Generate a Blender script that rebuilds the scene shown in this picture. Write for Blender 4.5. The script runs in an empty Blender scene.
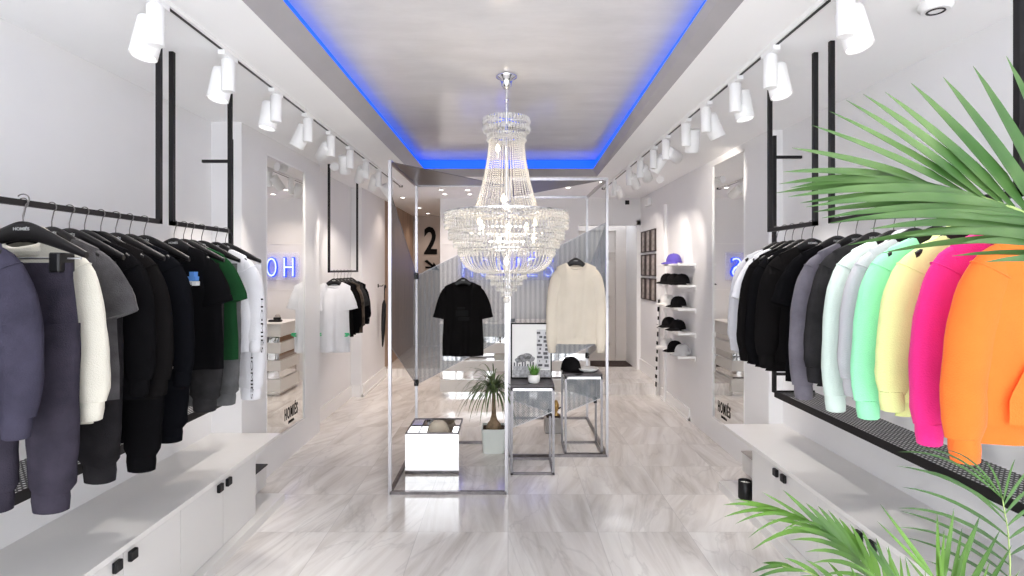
import bpy, math, random
from mathutils import Vector, Matrix, noise
PI = math.pi
random.seed(7)
scn = bpy.context.scene
COL = scn.collection
V = Vector

# ------------------------------------------------------------------ helpers
class MB:
    """collects shapes, builds ONE mesh object"""
    def __init__(s): s.v = []; s.f = []; s.sm = []
    def add(s, vs, fs, smooth=False):
        b = len(s.v)
        s.v.extend(tuple(p) for p in vs)
        for f in fs:
            s.f.append(tuple(i + b for i in f)); s.sm.append(smooth)
        return s
    def box(s, x0, x1, y0, y1, z0, z1):
        vs = [(x0,y0,z0),(x1,y0,z0),(x1,y1,z0),(x0,y1,z0),(x0,y0,z1),(x1,y0,z1),(x1,y1,z1),(x0,y1,z1)]
        return s.add(vs, [(0,3,2,1),(4,5,6,7),(0,1,5,4),(1,2,6,5),(2,3,7,6),(3,0,4,7)])
    def rbox(s, x0, x1, y0, y1, z0, z1, b=.004):
        """box with chamfered vertical and top edges"""
        def ring(i, z):
            return [(x0+i,y0+b,z),(x0+b,y0+i,z),(x1-b,y0+i,z),(x1-i,y0+b,z),(x1-i,y1-b,z),(x1-b,y1-i,z),(x0+b,y1-i,z),(x0+i,y1-b,z)]
        vs = ring(b*.9,z0)+ring(0,z0+b)+ring(0,z1-b)+ring(b*.9,z1)
        fs = []
        for k in range(3):
            for i in range(8):
                j=(i+1)%8; fs.append((k*8+i,k*8+j,k*8+8+j,k*8+8+i))
        fs.append(tuple(range(7,-1,-1))); fs.append(tuple(range(24,32)))
        return s.add(vs, fs)
    def ring_loft(s, rings, cap0=True, cap1=True, smooth=True, closed=True):
        n = len(rings[0]); vs = [p for r in rings for p in r]; fs = []
        for k in range(len(rings)-1):
            for i in range(n if closed else n-1):
                j = (i+1) % n
                fs.append((k*n+i, k*n+j, (k+1)*n+j, (k+1)*n+i))
        s.add(vs, fs, smooth)
        if cap0: s.add(rings[0], [tuple(range(n-1,-1,-1))])
        if cap1: s.add(rings[-1], [tuple(range(n))])
        return s
    def lathe(s, prof, n=24, c=(0,0,0), smooth=True, cap0=True, cap1=True):
        rings = [[(c[0]+r*math.cos(2*PI*i/n), c[1]+r*math.sin(2*PI*i/n), c[2]+z) for i in range(n)] for r, z in prof]
        return s.ring_loft(rings, cap0, cap1, smooth)
    def tube(s, pts, r, n=8, smooth=True, cap=True):
        pts = [V(p) for p in pts]; rings = []
        up = V((0,0,1)); prev = None
        for i, p in enumerate(pts):
            t = (pts[min(i+1,len(pts)-1)] - pts[max(i-1,0)])
            t = t.normalized() if t.length > 1e-9 else V((0,0,1))
            if prev is None:
                a = up if abs(t.z) < .95 else V((0,1,0))
                sx = t.cross(a).normalized()
            else:
                sx = prev - t*prev.dot(t)
                sx = sx.normalized() if sx.length > 1e-6 else t.cross(V((0,1,0))).normalized()
            prev = sx; sy = t.cross(sx)
            rr = r[i] if isinstance(r, (list, tuple)) else r
            rings.append([p + sx*rr*math.cos(2*PI*k/n) + sy*rr*math.sin(2*PI*k/n) for k in range(n)])
        return s.ring_loft(rings, cap, cap, smooth)
    def bar(s, a, b, w):
        """square bar between two points"""
        a, b = V(a), V(b); t = (b-a).normalized()
        u = V((0,0,1)) if abs(t.z) < .9 else V((0,1,0))
        x = t.cross(u).normalized()*w*.5; y = t.cross(x).normalized()*w*.5
        r0 = [a-x-y, a+x-y, a+x+y, a-x+y]; r1 = [p+(b-a) for p in r0]
        return s.ring_loft([r0, r1], True, True, False)
    def grid(s, fn, nu, nv, smooth=True):
        vs = [fn(i/nu, j/nv) for j in range(nv+1) for i in range(nu+1)]
        fs = [(j*(nu+1)+i, j*(nu+1)+i+1, (j+1)*(nu+1)+i+1, (j+1)*(nu+1)+i) for j in range(nv) for i in range(nu)]
        return s.add(vs, fs, smooth)
    def prism(s, poly, d):
        """poly: list of 3D points (planar); d: thickness vector"""
        n = len(poly); d = V(d); a = [V(p) for p in poly]; b = [p+d for p in a]
        s.add(a+b, [tuple(range(n-1,-1,-1)), tuple(range(n,2*n))] + [(i,(i+1)%n,n+(i+1)%n,n+i) for i in range(n)])
        return s
    def bead(s, c, rx, rz):
        x,y,z = c
        s.add([(x+rx,y,z),(x,y+rx,z),(x-rx,y,z),(x,y-rx,z),(x,y,z+rz),(x,y,z-rz)],
              [(0,1,4),(1,2,4),(2,3,4),(3,0,4),(1,0,5),(2,1,5),(3,2,5),(0,3,5)])
    def sphere(s, c, r, n=12, m=8, sz=1.0):
        prof = [(max(1e-4,r*math.sin(PI*k/m)), r*sz*math.cos(PI*k/m)) for k in range(m+1)]
        return s.lathe(prof, n, c)
    def build(s, name, m, parent=None, loc=None):
        me = bpy.data.meshes.new(name); me.from_pydata(s.v, [], s.f)
        me.polygons.foreach_set('use_smooth', s.sm)
        if m is not None: me.materials.append(m)
        me.update()
        o = bpy.data.objects.new(name, me); COL.objects.link(o)
        if parent is not None: o.parent = parent
        if loc is not None: o.location = loc
        return o

def tag(o, label=None, cat=None, group=None, kind=None):
    if label: o['label'] = label
    if cat: o['category'] = cat
    if group: o['group'] = group
    if kind: o['kind'] = kind
    return o
def thing(name, label, cat, loc=(0,0,0), group=None, rz=0):
    o = bpy.data.objects.new(name, None); COL.objects.link(o)
    o.location = loc; o.rotation_euler = (0,0,rz); o.empty_display_size = .1
    return tag(o, label, cat, group)
def struct(name, mb, m, parent=None):
    o = mb.build(name, m, parent)
    if parent is None: o['kind'] = 'structure'
    return o
def dup(root, loc, label, group=None, rz=None):
    r = root.copy(); COL.objects.link(r); r.location = loc
    if rz is not None: r.rotation_euler = (0,0,rz)
    r['label'] = label
    if group: r['group'] = group
    for ch in list(root.children):
        c = ch.copy(); COL.objects.link(c); c.parent = r
        for g in list(ch.children):
            d = g.copy(); COL.objects.link(d); d.parent = c
    return r

# ------------------------------------------------------------------ materials
def newmat(name):
    m = bpy.data.materials.new(name); m.use_nodes = True
    nt = m.node_tree; b = nt.nodes['Principled BSDF']
    return m, nt, b
def N(nt, t, **kw):
    n = nt.nodes.new(t)
    for k, v in kw.items(): setattr(n, k, v)
    return n
def MATH(nt, op, a, b=None, c=None):
    n = nt.nodes.new('ShaderNodeMath'); n.operation = op
    for i, x in enumerate((a, b, c)):
        if x is None: continue
        if isinstance(x, (int, float)): n.inputs[i].default_value = x
        else: nt.links.new(x, n.inputs[i])
    return n.outputs[0]
def mat(name, col, rough=.5, metal=0, var=.06, scale=8, bump=0, bscale=120, sheen=0, coat=0, spec=None, stretch=None):
    m, nt, b = newmat(name)
    b.inputs['Roughness'].default_value = rough; b.inputs['Metallic'].default_value = metal
    tc = N(nt, 'ShaderNodeTexCoord'); nz = N(nt, 'ShaderNodeTexNoise')
    nz.inputs['Scale'].default_value = scale; nz.inputs['Detail'].default_value = 4
    src = tc.outputs['Object']
    if stretch:
        mp = N(nt, 'ShaderNodeMapping'); mp.inputs['Scale'].default_value = stretch
        nt.links.new(src, mp.inputs['Vector']); src = mp.outputs[0]
    nt.links.new(src, nz.inputs['Vector'])
    rp = N(nt, 'ShaderNodeValToRGB')
    lo = tuple(max(0, c*(1-var)) for c in col) + (1,); hi = tuple(min(1, c*(1+var)) for c in col) + (1,)
    rp.color_ramp.elements[0].position = .3; rp.color_ramp.elements[1].position = .7
    rp.color_ramp.elements[0].color = lo; rp.color_ramp.elements[1].color = hi
    nt.links.new(nz.outputs['Fac'], rp.inputs['Fac']); nt.links.new(rp.outputs['Color'], b.inputs['Base Color'])
    if bump:
        n2 = N(nt, 'ShaderNodeTexNoise'); n2.inputs['Scale'].default_value = bscale; n2.inputs['Detail'].default_value = 3
        nt.links.new(src, n2.inputs['Vector'])
        bp = N(nt, 'ShaderNodeBump'); bp.inputs['Strength'].default_value = bump; bp.inputs['Distance'].default_value = .01
        nt.links.new(n2.outputs['Fac'], bp.inputs['Height']); nt.links.new(bp.outputs['Normal'], b.inputs['Normal'])
    if sheen: b.inputs['Sheen Weight'].default_value = sheen
    if coat: b.inputs['Coat Weight'].default_value = coat; b.inputs['Coat Roughness'].default_value = .06
    if spec is not None: b.inputs['Specular IOR Level'].default_value = spec
    return m
def emis(name, col, st):
    m, nt, b = newmat(name)
    b.inputs['Base Color'].default_value = (*col, 1); b.inputs['Emission Color'].default_value = (*col, 1)
    b.inputs['Emission Strength'].default_value = st
    return m
def cloth(name, col, var=.08, sheen=.25, washed=0):
    dark = max(col) < .06
    return mat('cloth_'+name, col, .95, 0, var if not washed else washed, 9 if not washed else 14, .25, 260, .0 if dark else .12, spec=.02 if dark else .12)

M = {}
M['wall'] = mat('white_plaster_wall', (.82,.815,.825), .6, var=.015, scale=3, bump=.03, bscale=60)
M['soffit'] = mat('white_ceiling_paint', (.93,.93,.935), .6, var=.01, scale=2)
M['trim'] = mat('white_trim_paint', (.88,.875,.875), .35, var=.01)
M['lacquer'] = mat('white_lacquer', (.71,.70,.685), .28, var=.012, scale=2)
M['slab'] = mat('white_worktop', (.77,.755,.74), .3, var=.02, scale=4)
M['black_metal'] = mat('black_powder_coat', (.009,.008,.009), .5, var=.1, scale=30, spec=.25)
M['black_plastic'] = mat('black_plastic', (.007,.007,.008), .4, var=.1, spec=.3)
M['steel'] = mat('brushed_steel', (.45,.44,.46), .28, 1, .08, 40, stretch=(1,1,.05))
M['raw_steel'] = mat('raw_steel', (.20,.185,.19), .36, 1, .2, 25)
M['chrome'] = mat('chrome', (.78,.78,.8), .08, 1, .02)
M['white_metal'] = mat('white_fixture_paint', (.86,.86,.86), .35, var=.01)
M['lip'] = mat('shade_tinted_cove_lip_plaster', (.40,.385,.395), .45, var=.05, scale=5)  # same plaster as the ceiling; the unlit lip's shade is put into the grey
M['dark_stone'] = mat('dark_slate_top', (.055,.045,.05), .3, var=.3, scale=14)
M['pot_white'] = mat('white_ceramic', (.85,.85,.84), .3, var=.02)
M['pot_sage'] = mat('pale_sage_ceramic', (.72,.76,.72), .45, var=.04)
M['soil'] = mat('potting_soil', (.05,.03,.02), .95, var=.4, scale=60, bump=.6)
M['trunk'] = mat('ponytail_trunk', (.26,.18,.11), .85, var=.35, scale=22, bump=.5, bscale=40)
M['leaf_dark'] = mat('dark_leaf', (.10,.15,.055), .5, var=.4, scale=12)
M['leaf_bright'] = mat('bright_leaf', (.16,.33,.05), .5, var=.3, scale=12)
M['paper'] = mat('paper_white', (.85,.85,.84), .7, var=.02)
M['grey_print'] = mat('grey_print', (.35,.35,.36), .7, var=.35, scale=30)
M['ink'] = mat('black_ink', (.007,.007,.007), .7, var=.1, spec=.1)
M['white_print'] = mat('white_print', (.85,.85,.85), .7, var=.02)
M['door'] = mat('greige_door_paint', (.66,.62,.59), .45, var=.02)
M['taupe'] = mat('taupe_wall', (.56,.50,.46), .6, var=.03, scale=3)
M['wood'] = mat('walnut_panel', (.42,.29,.21), .5, var=.22, scale=9, stretch=(1,1,.12))
M['mat'] = mat('dark_brown_doormat', (.05,.032,.028), .95, var=.3, scale=80, bump=.6)
M['brass'] = mat('aged_brass', (.45,.28,.10), .35, 1, .15, 30)
M['grey_box'] = mat('grey_concrete', (.40,.375,.36), .7, var=.08, scale=18)
M['glass_lens'] = emis('lamp_lens', (1,.96,.9), 4)
M['bulb'] = emis('candle_bulb', (1,.84,.6), 5)
M['led_blue'] = emis('blue_cove_led', (.010,.125,1), .40)
M['neon_blue'] = emis('neon_blue_side', (.03,.10,1), .30)
M['neon_white'] = emis('neon_white_face', (.60,.70,1), .45)

def mirror_mat(name, col, r=.01):
    m, nt, b = newmat(name)
    b.inputs['Base Color'].default_value = (*col,1); b.inputs['Metallic'].default_value = 1; b.inputs['Roughness'].default_value = r
    return m
M['mirror'] = mirror_mat('mirror_silver', (.90,.905,.89))
M['box_mirror'] = mirror_mat('polished_box_metal', (.90,.90,.90), .03)

# crystal: half clear glass, half bright white cut facets
m, nt, b = newmat('crystal'); M['crystal'] = m
b.inputs['Base Color'].default_value = (.93,.90,.85,1); b.inputs['Roughness'].default_value = .08
b.inputs['Transmission Weight'].default_value = .32; b.inputs['IOR'].default_value = 1.45
b.inputs['Coat Weight'].default_value = .4

# acrylic sign plate
m, nt, b = newmat('clear_acrylic'); M['acrylic'] = m
b.inputs['Base Color'].default_value = (.93,.94,1,1); b.inputs['Roughness'].default_value = .05
b.inputs['Roughness'].default_value = .08
_t = N(nt,'ShaderNodeBsdfTransparent'); _x = N(nt,'ShaderNodeMixShader'); _x.inputs['Fac'].default_value = .8
nt.links.new(b.outputs[0], _x.inputs[1]); nt.links.new(_t.outputs[0], _x.inputs[2]); nt.links.new(_x.outputs[0], nt.nodes['Material Output'].inputs['Surface'])

def leafmat(name, c0, c1):
    m, nt, b = newmat(name)
    tc = N(nt,'ShaderNodeTexCoord'); nz = N(nt,'ShaderNodeTexNoise'); nz.inputs['Scale'].default_value = 7
    nt.links.new(tc.outputs['Object'], nz.inputs['Vector'])
    rp = N(nt,'ShaderNodeValToRGB'); rp.color_ramp.elements[0].color=(*c0,1); rp.color_ramp.elements[1].color=(*c1,1)
    rp.color_ramp.elements[0].position=.35; rp.color_ramp.elements[1].position=.65
    nt.links.new(nz.outputs['Fac'], rp.inputs['Fac']); nt.links.new(rp.outputs['Color'], b.inputs['Base Color'])
    b.inputs['Roughness'].default_value = .42
    tr = N(nt,'ShaderNodeBsdfTranslucent'); nt.links.new(rp.outputs['Color'], tr.inputs['Color'])
    mx = N(nt,'ShaderNodeMixShader'); mx.inputs['Fac'].default_value = .2
    nt.links.new(b.outputs[0], mx.inputs[1]); nt.links.new(tr.outputs[0], mx.inputs[2])
    nt.links.new(mx.outputs[0], nt.nodes['Material Output'].inputs['Surface'])
    return m
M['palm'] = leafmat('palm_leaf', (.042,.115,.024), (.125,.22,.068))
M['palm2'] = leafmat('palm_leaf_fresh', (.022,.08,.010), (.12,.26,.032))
M['palm3'] = leafmat('palm_leaf_dark', (.02,.06,.012), (.06,.15,.028))  # deeper green for the frond at the right edge
M['palm_stem'] = mat('palm_stem', (.30,.40,.14), .5, var=.15, scale=10)
M['grass'] = leafmat('small_plant_leaf', (.12,.30,.05), (.22,.48,.10))

def holes(name, base, fac_fn, rough=.4, metal=1):
    m, nt, b = newmat(name)
    b.inputs['Base Color'].default_value = (*base,1); b.inputs['Metallic'].default_value = metal; b.inputs['Roughness'].default_value = rough
    tc = N(nt,'ShaderNodeTexCoord'); sp = N(nt,'ShaderNodeSeparateXYZ'); nt.links.new(tc.outputs['Object'], sp.inputs[0])
    fac = fac_fn(nt, sp.outputs[0], sp.outputs[1], sp.outputs[2])      # 1 = hole
    tr = N(nt,'ShaderNodeBsdfTransparent'); mx = N(nt,'ShaderNodeMixShader')
    nt.links.new(fac, mx.inputs['Fac']); nt.links.new(b.outputs[0], mx.inputs[1]); nt.links.new(tr.outputs[0], mx.inputs[2])
    nt.links.new(mx.outputs[0], nt.nodes['Material Output'].inputs['Surface'])
    return m
def f_mesh(nt, x, y, z):
    p = MATH(nt,'ADD',x,y); k = PI/.013
    a = MATH(nt,'ABSOLUTE', MATH(nt,'SINE', MATH(nt,'MULTIPLY', MATH(nt,'ADD',p,z), k)))
    b = MATH(nt,'ABSOLUTE', MATH(nt,'SINE', MATH(nt,'MULTIPLY', MATH(nt,'SUBTRACT',p,z), k)))
    th = MATH(nt,'ADD', .56, MATH(nt,'MULTIPLY', .13, MATH(nt,'SINE', MATH(nt,'MULTIPLY', p, 2*PI/.042))))
    return MATH(nt,'GREATER_THAN', MATH(nt,'MINIMUM',a,b), th)
def f_perf(nt, x, y, z):
    s = .021
    u = MATH(nt,'SUBTRACT', MATH(nt,'FRACT', MATH(nt,'DIVIDE',x,s)), .5); v = MATH(nt,'SUBTRACT', MATH(nt,'FRACT', MATH(nt,'DIVIDE',y,s)), .5)
    d = MATH(nt,'ADD', MATH(nt,'MULTIPLY',u,u), MATH(nt,'MULTIPLY',v,v))
    return MATH(nt,'LESS_THAN', d, .062)
M['mesh'] = holes('expanded_steel_mesh', (.17,.185,.20), f_mesh, .45, .5)
M['perf'] = holes('perforated_black_steel', (.02,.02,.021), f_perf, .45, 0)

# marble floor: square tiles, each with its own vein direction
def marble():
    m, nt, b = newmat('marble_tile_floor')
    T = .547
    tc = N(nt,'ShaderNodeTexCoord'); sp = N(nt,'ShaderNodeSeparateXYZ'); nt.links.new(tc.outputs['Object'], sp.inputs[0])
    tx = MATH(nt,'DIVIDE', sp.outputs[0], T); ty = MATH(nt,'DIVIDE', MATH(nt,'SUBTRACT', sp.outputs[1], 3.285-6*T), T)
    ix = MATH(nt,'FLOOR', tx); iy = MATH(nt,'FLOOR', ty)
    cx = N(nt,'ShaderNodeCombineXYZ'); nt.links.new(ix, cx.inputs[0]); nt.links.new(iy, cx.inputs[1])
    wn = N(nt,'ShaderNodeTexWhiteNoise'); wn.noise_dimensions='2D'; nt.links.new(cx.outputs[0], wn.inputs['Vector'])
    off = N(nt,'ShaderNodeVectorMath'); off.operation='SCALE'; nt.links.new(wn.outputs['Color'], off.inputs[0]); off.inputs['Scale'].default_value = 13
    add = N(nt,'ShaderNodeVectorMath'); add.operation='ADD'; nt.links.new(tc.outputs['Object'], add.inputs[0]); nt.links.new(off.outputs[0], add.inputs[1])
    ang = MATH(nt,'ADD', MATH(nt,'MULTIPLY', wn.outputs['Value'], .8), -1.70)
    vr = N(nt,'ShaderNodeVectorRotate'); vr.rotation_type='Z_AXIS'; nt.links.new(add.outputs[0], vr.inputs['Vector']); nt.links.new(ang, vr.inputs['Angle'])
    mp = N(nt,'ShaderNodeMapping'); mp.inputs['Scale'].default_value=(.55,4.2,1); nt.links.new(vr.outputs[0], mp.inputs['Vector'])
    n1 = N(nt,'ShaderNodeTexNoise'); n1.inputs['Scale'].default_value=1.5; n1.inputs['Detail'].default_value=6; n1.inputs['Roughness'].default_value=.62; n1.inputs['Distortion'].default_value=.9
    nt.links.new(mp.outputs[0], n1.inputs['Vector'])
    rp = N(nt,'ShaderNodeValToRGB'); e = rp.color_ramp.elements
    e[0].position=.28; e[0].color=(.54,.50,.47,1); e[1].position=.68; e[1].color=(.86,.84,.82,1)
    x = e.new(.42); x.color=(.68,.645,.62,1); x = e.new(.53); x.color=(.77,.74,.72,1)
    nt.links.new(n1.outputs['Fac'], rp.inputs['Fac'])
    # thin dark veins
    n2 = N(nt,'ShaderNodeTexNoise'); n2.inputs['Scale'].default_value=1.1; n2.inputs['Detail'].default_value=5; n2.inputs['Distortion'].default_value=1.4
    mp2 = N(nt,'ShaderNodeMapping'); mp2.inputs['Scale'].default_value=(.7,2.2,1); nt.links.new(vr.outputs[0], mp2.inputs['Vector']); nt.links.new(mp2.outputs[0], n2.inputs['Vector'])
    d = MATH(nt,'ABSOLUTE', MATH(nt,'SUBTRACT', n2.outputs['Fac'], .5))
    vein = MATH(nt,'SUBTRACT', 1.0, MATH(nt,'MINIMUM', MATH(nt,'MULTIPLY', d, 45.0), 1.0))
    mx = N(nt,'ShaderNodeMix'); mx.data_type='RGBA'; nt.links.new(MATH(nt,'MULTIPLY',vein,.22), mx.inputs['Factor'])
    nt.links.new(rp.outputs['Color'], mx.inputs[6]); mx.inputs[7].default_value=(.33,.31,.31,1)
    # per-tile tint and grout
    tint = MATH(nt,'ADD', MATH(nt,'MULTIPLY', wn.outputs['Value'], .12), .99)
    sc = N(nt,'ShaderNodeVectorMath'); sc.operation='SCALE'; nt.links.new(mx.outputs[2], sc.inputs[0]); nt.links.new(tint, sc.inputs['Scale'])
    fx = MATH(nt,'FRACT',tx); fy = MATH(nt,'FRACT',ty)
    g = MATH(nt,'MINIMUM', MATH(nt,'MINIMUM',fx, MATH(nt,'SUBTRACT',1.0,fx)), MATH(nt,'MINIMUM',fy, MATH(nt,'SUBTRACT',1.0,fy)))
    gl = MATH(nt,'LESS_THAN', g, .0035)
    mg = N(nt,'ShaderNodeMix'); mg.data_type='RGBA'; nt.links.new(MATH(nt,'MULTIPLY',gl,.5), mg.inputs['Factor'])
    nt.links.new(sc.outputs[0], mg.inputs[6]); mg.inputs[7].default_value=(.45,.43,.42,1)
    nt.links.new(mg.outputs[2], b.inputs['Base Color'])
    b.inputs['Roughness'].default_value=.16
    b.inputs['Coat Weight'].default_value=.25; b.inputs['Coat Roughness'].default_value=.05
    return m
M['marble'] = marble()
def venetian():
    m, nt, b = newmat('polished_plaster_ceiling')
    tc = N(nt,'ShaderNodeTexCoord'); n1 = N(nt,'ShaderNodeTexNoise'); n1.inputs['Scale'].default_value=2.2; n1.inputs['Detail'].default_value=8; n1.inputs['Roughness'].default_value=.7
    mp = N(nt,'ShaderNodeMapping'); mp.inputs['Scale'].default_value=(1,3,1); nt.links.new(tc.outputs['Object'], mp.inputs[0]); nt.links.new(mp.outputs[0], n1.inputs['Vector'])
    rp = N(nt,'ShaderNodeValToRGB'); rp.color_ramp.elements[0].position=.3; rp.color_ramp.elements[1].position=.7
    rp.color_ramp.elements[0].color=(.68,.665,.665,1); rp.color_ramp.elements[1].color=(.78,.765,.765,1)
    nt.links.new(n1.outputs['Fac'], rp.inputs['Fac']); nt.links.new(rp.outputs['Color'], b.inputs['Base Color'])
    b.inputs['Roughness'].default_value=.15
    return m
M['plaster'] = venetian()

# ------------------------------------------------------------------ lettering
_tmp = 0
def text_mesh(body, size=1.0, extrude=.01, bold=.0, sx=1.0, spacing=1.0, outline=None):
    """letters in the XY plane, centred, base at y=0; returns (verts, faces)"""
    cu = bpy.data.curves.new('lettering', 'FONT'); cu.body = body; cu.size = size; cu.extrude = extrude
    cu.align_x = 'CENTER'; cu.offset = bold; cu.space_character = spacing; cu.resolution_u = 3
    o = bpy.data.objects.new('lettering', cu); COL.objects.link(o)
    dg = bpy.context.evaluated_depsgraph_get(); dg.update()
    me = bpy.data.meshes.new_from_object(o.evaluated_get(dg))
    vs = [(v.co.x*sx, v.co.y, v.co.z) for v in me.vertices]; fs = [tuple(p.vertices) for p in me.polygons]
    bpy.data.objects.remove(o); bpy.data.curves.remove(cu); bpy.data.meshes.remove(me)
    return vs, fs
def put_text(mb, body, origin, right, up, **kw):
    vs, fs = text_mesh(body, **kw)
    o, r, u = V(origin), V(right).normalized(), V(up).normalized(); n = r.cross(u)
    mb.add([o + r*x + u*y + n*z for x, y, z in vs], fs)
    return mb
SPOT_E, CHAND_E, WORLD_E, EXPOSURE, DOWN_E = 16, 3.0, 2.1, 1.22, 7
M['frame_dark']=mat('dark_frame_wood',(.045,.03,.028),.5,var=.2,scale=20)
M['sepia']=mat('sepia_print',(.35,.31,.29),.6,var=.5,scale=18)
# ------------------------------------------------------------------ the room
Zs, Zc = 2.62, 2.80          # side soffits, raised ceiling
CL, CR = -1.01, .98          # lower edges of the cove
IL, IR = -.912, .927          # inner edges of the cove lip
YF = 5.97                    # far end of the cove
YB = -1.2                    # the open shop front behind the camera
YS = 7.8                     # back wall with the sign
WL, WR = -2.06, 2.02         # rail-niche walls
SL, SR = -1.85, 1.916        # projecting mirror walls
PH = .15                     # rear platform

struct('floor', MB().box(-2.3,2.3,YB,10.6,-.1,0), M['marble'])
struct('ceiling', MB().box(CL-.03,CR+.03,YB,YF+.06,Zc,Zc+.08), M['plaster'])
struct('ceiling_soffit_left', MB().box(-2.3,CL,YB,YF,Zs,Zs+.06), M['soffit'])
struct('ceiling_soffit_right', MB().prism([(CR-.155,YB,Zs),(2.3,YB,Zs),(2.3,YF,Zs),(CR,YF,Zs)],(0,0,.06)), M['soffit'])
struct('ceiling_rear', MB().box(-2.3,2.3,YF,10.6,Zs,Zs+.06), M['soffit'])
# cove lip : sloping plaster band with its shade painted in as grey, its upper ledge and the recess wall behind it
lip = MB()
def quadstrip(mb, pts):      # profile swept down the left side, across the far end and up the right side
    def left(p):  return (CL + p[0]*(IL-CL), p[1])
    L = [(CL + p[0]*(IL-CL), p[1]) for p in pts]; R = [(CR + p[0]*(IR-CR), p[1]) for p in pts]
    F = [(YF - p[0]*.08, p[1]) for p in pts]
    rows = []
    for i in range(len(pts)):
        rows.append([(L[i][0],YB,L[i][1]), (L[i][0],F[i][0],L[i][1]), (R[i][0],F[i][0],R[i][1]), (R[i][0]-(.155+.077*pts[i][0]),YB,R[i][1])])
    vs = [p for r in rows for p in r]; fs = [(k*4+i,k*4+i+1,k*4+5+i,k*4+4+i) for k in range(len(pts)-1) for i in range(3)]
    mb.add(vs, fs)
quadstrip(lip, [(0,Zs),(1,2.690),(.92,2.697),(.28,2.697),(.28,2.70)])
struct('trim_1', lip, M['lip'])
led = MB(); quadstrip(led, [(.28,2.70),(.28,Zc)])
tag(led.build('led_strip', M['led_blue']), 'blue glowing strip light running round the raised ceiling edge', 'strip light')

# side walls
struct('wall_left', MB().box(WL-.1,WL,YB,3.75,0,Zs), M['wall'])
struct('wall_right', MB().box(WR,WR+.1,YB,3.97,0,Zs), M['wall'])
def mirror_wall(name, xf, xb, y0, y1, m0, m1, mz0, mz1, rec):
    """wall block between xf (room face) and xb with a recessed opening for a mirror"""
    a, b = min(xf,xb), max(xf,xb); mb = MB()
    mb.box(a,b,y0,m0,0,Zs); mb.box(a,b,m1,y1,0,Zs); mb.box(a,b,m0,m1,0,mz0); mb.box(a,b,m0,m1,mz1,Zs)
    xr = xf - rec if xf > 0 else xf + rec
    xr = xf + rec if xf > 0 else xf - rec
    mb.box(min(xr,xb),max(xr,xb),m0,m1,mz0,mz1)
    return struct(name, mb, M['wall'])
mirror_wall('wall_left_projection', SL, WL-.1, 3.75, 5.31, 4.13, 4.93, .235, 2.485, .014)
mirror_wall('wall_right_projection', SR, WR+.1, 3.97, 5.62, 4.37, 5.07, .205, 2.57, .014)
struct('wall_left_niche', MB().box(-2.1,-1.965,5.31,6.75,0,Zs), M['wall'])
struct('wall_left_far', MB().box(-2.1,-1.83,6.75,8.02,0,Zs), M['wall'])
struct('wall_left_passage', MB().box(-2.1,-1.83,8.02,10.4,0,Zs), M['wood'])
struct('wall_right_far', MB().box(SR,WR+.1,5.62,7.8,0,Zs), M['wall'])
# pilaster edges framing the hat shelves
struct('trim_2', MB().box(SR-.035,SR,6.50,6.56,0,2.38), M['trim'])
# back walls
struct('wall_back', MB().box(-.98,1.02,YS,YS+.15,0,Zs), M['wall'])
struct('wall_back_over_door', MB().box(1.02,2.02,YS,YS+.15,2.236,Zs), M['wall'])
struct('wall_back_jamb', MB().box(1.86,2.02,YS,8.7,0,2.3).box(.92,1.02,YS+.15,8.7,0,2.3), M['wall'])
struct('wall_passage_end', MB().box(-2.1,-.9,10.4,10.5,0,Zs), M['taupe'])
struct('wall_passage_side', MB().box(-.98,-.9,YS+.15,10.4,0,Zs), M['wall'])
# platforms (one step up) at the rear
struct('floor_platform_right', MB().box(1.0,SR,6.86,8.75,0,PH), M['marble'])
struct('floor_platform_left', MB().box(-1.83,-.98,8.02,10.4,0,.12), M['marble'])
# baseboards
struct('baseboard_right', MB().box(SR-.018,SR,5.68,6.72,0,.13).box(SR-.026,SR,5.68,6.72,0,.03)
       .box(SR-.018,SR,6.86,7.8,PH,PH+.16), M['trim'])
struct('baseboard_left', MB().box(-1.83,-1.812,6.75,8.02,0,.15).box(-1.83,-1.8,6.75,8.02,0,.03)
       .box(-1.965,-1.947,5.31,6.75,0,.15).box(-1.965,-1.85,6.735,6.75,0,.15), M['trim'])
struct('baseboard_back', MB().box(-.98,1.02,YS-.015,YS,0,.12), M['trim'])
# shallow panel line on the left niche and back wall
struct('trim_3', MB().box(-.98,1.02,YS-.006,YS,1.30,1.31).box(-.98,1.02,YS-.006,YS,1.96,1.97), M['trim'])

# rear door
dr = MB().box(1.02,1.86,8.56,8.62,PH,2.30)
d = struct('door_1', dr, M['door'])
fr = MB()
for (x0,x1,z0,z1) in ((1.10,1.62,.40,1.02),(1.10,1.62,1.14,1.78),):
    for (a0,a1,c0,c1) in ((x0,x1,z0,z0+.03),(x0,x1,z1-.03,z1),(x0,x0+.03,z0,z1),(x1-.03,x1,z0,z1)):
        fr.box(a0,a1,8.545,8.56,c0,c1)
fr.build('moulding', M['door'], d)
MB().box(1.70,1.86,8.50,8.56,PH,2.30).build('casing', M['door'], d)
MB().box(1.02,1.70,8.52,8.56,1.86,1.92).build('transom_bar', M['door'], d)
MB().box(1.02,1.70,8.50,8.56,2.2,2.3).build('head_casing', M['door'], d)
tag(MB().rbox(1.0+.04,1.85,8.02,8.48,PH,PH+.012).build('doormat', M['mat']), 'dark brown doormat on the raised floor before the rear door', 'doormat')

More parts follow.
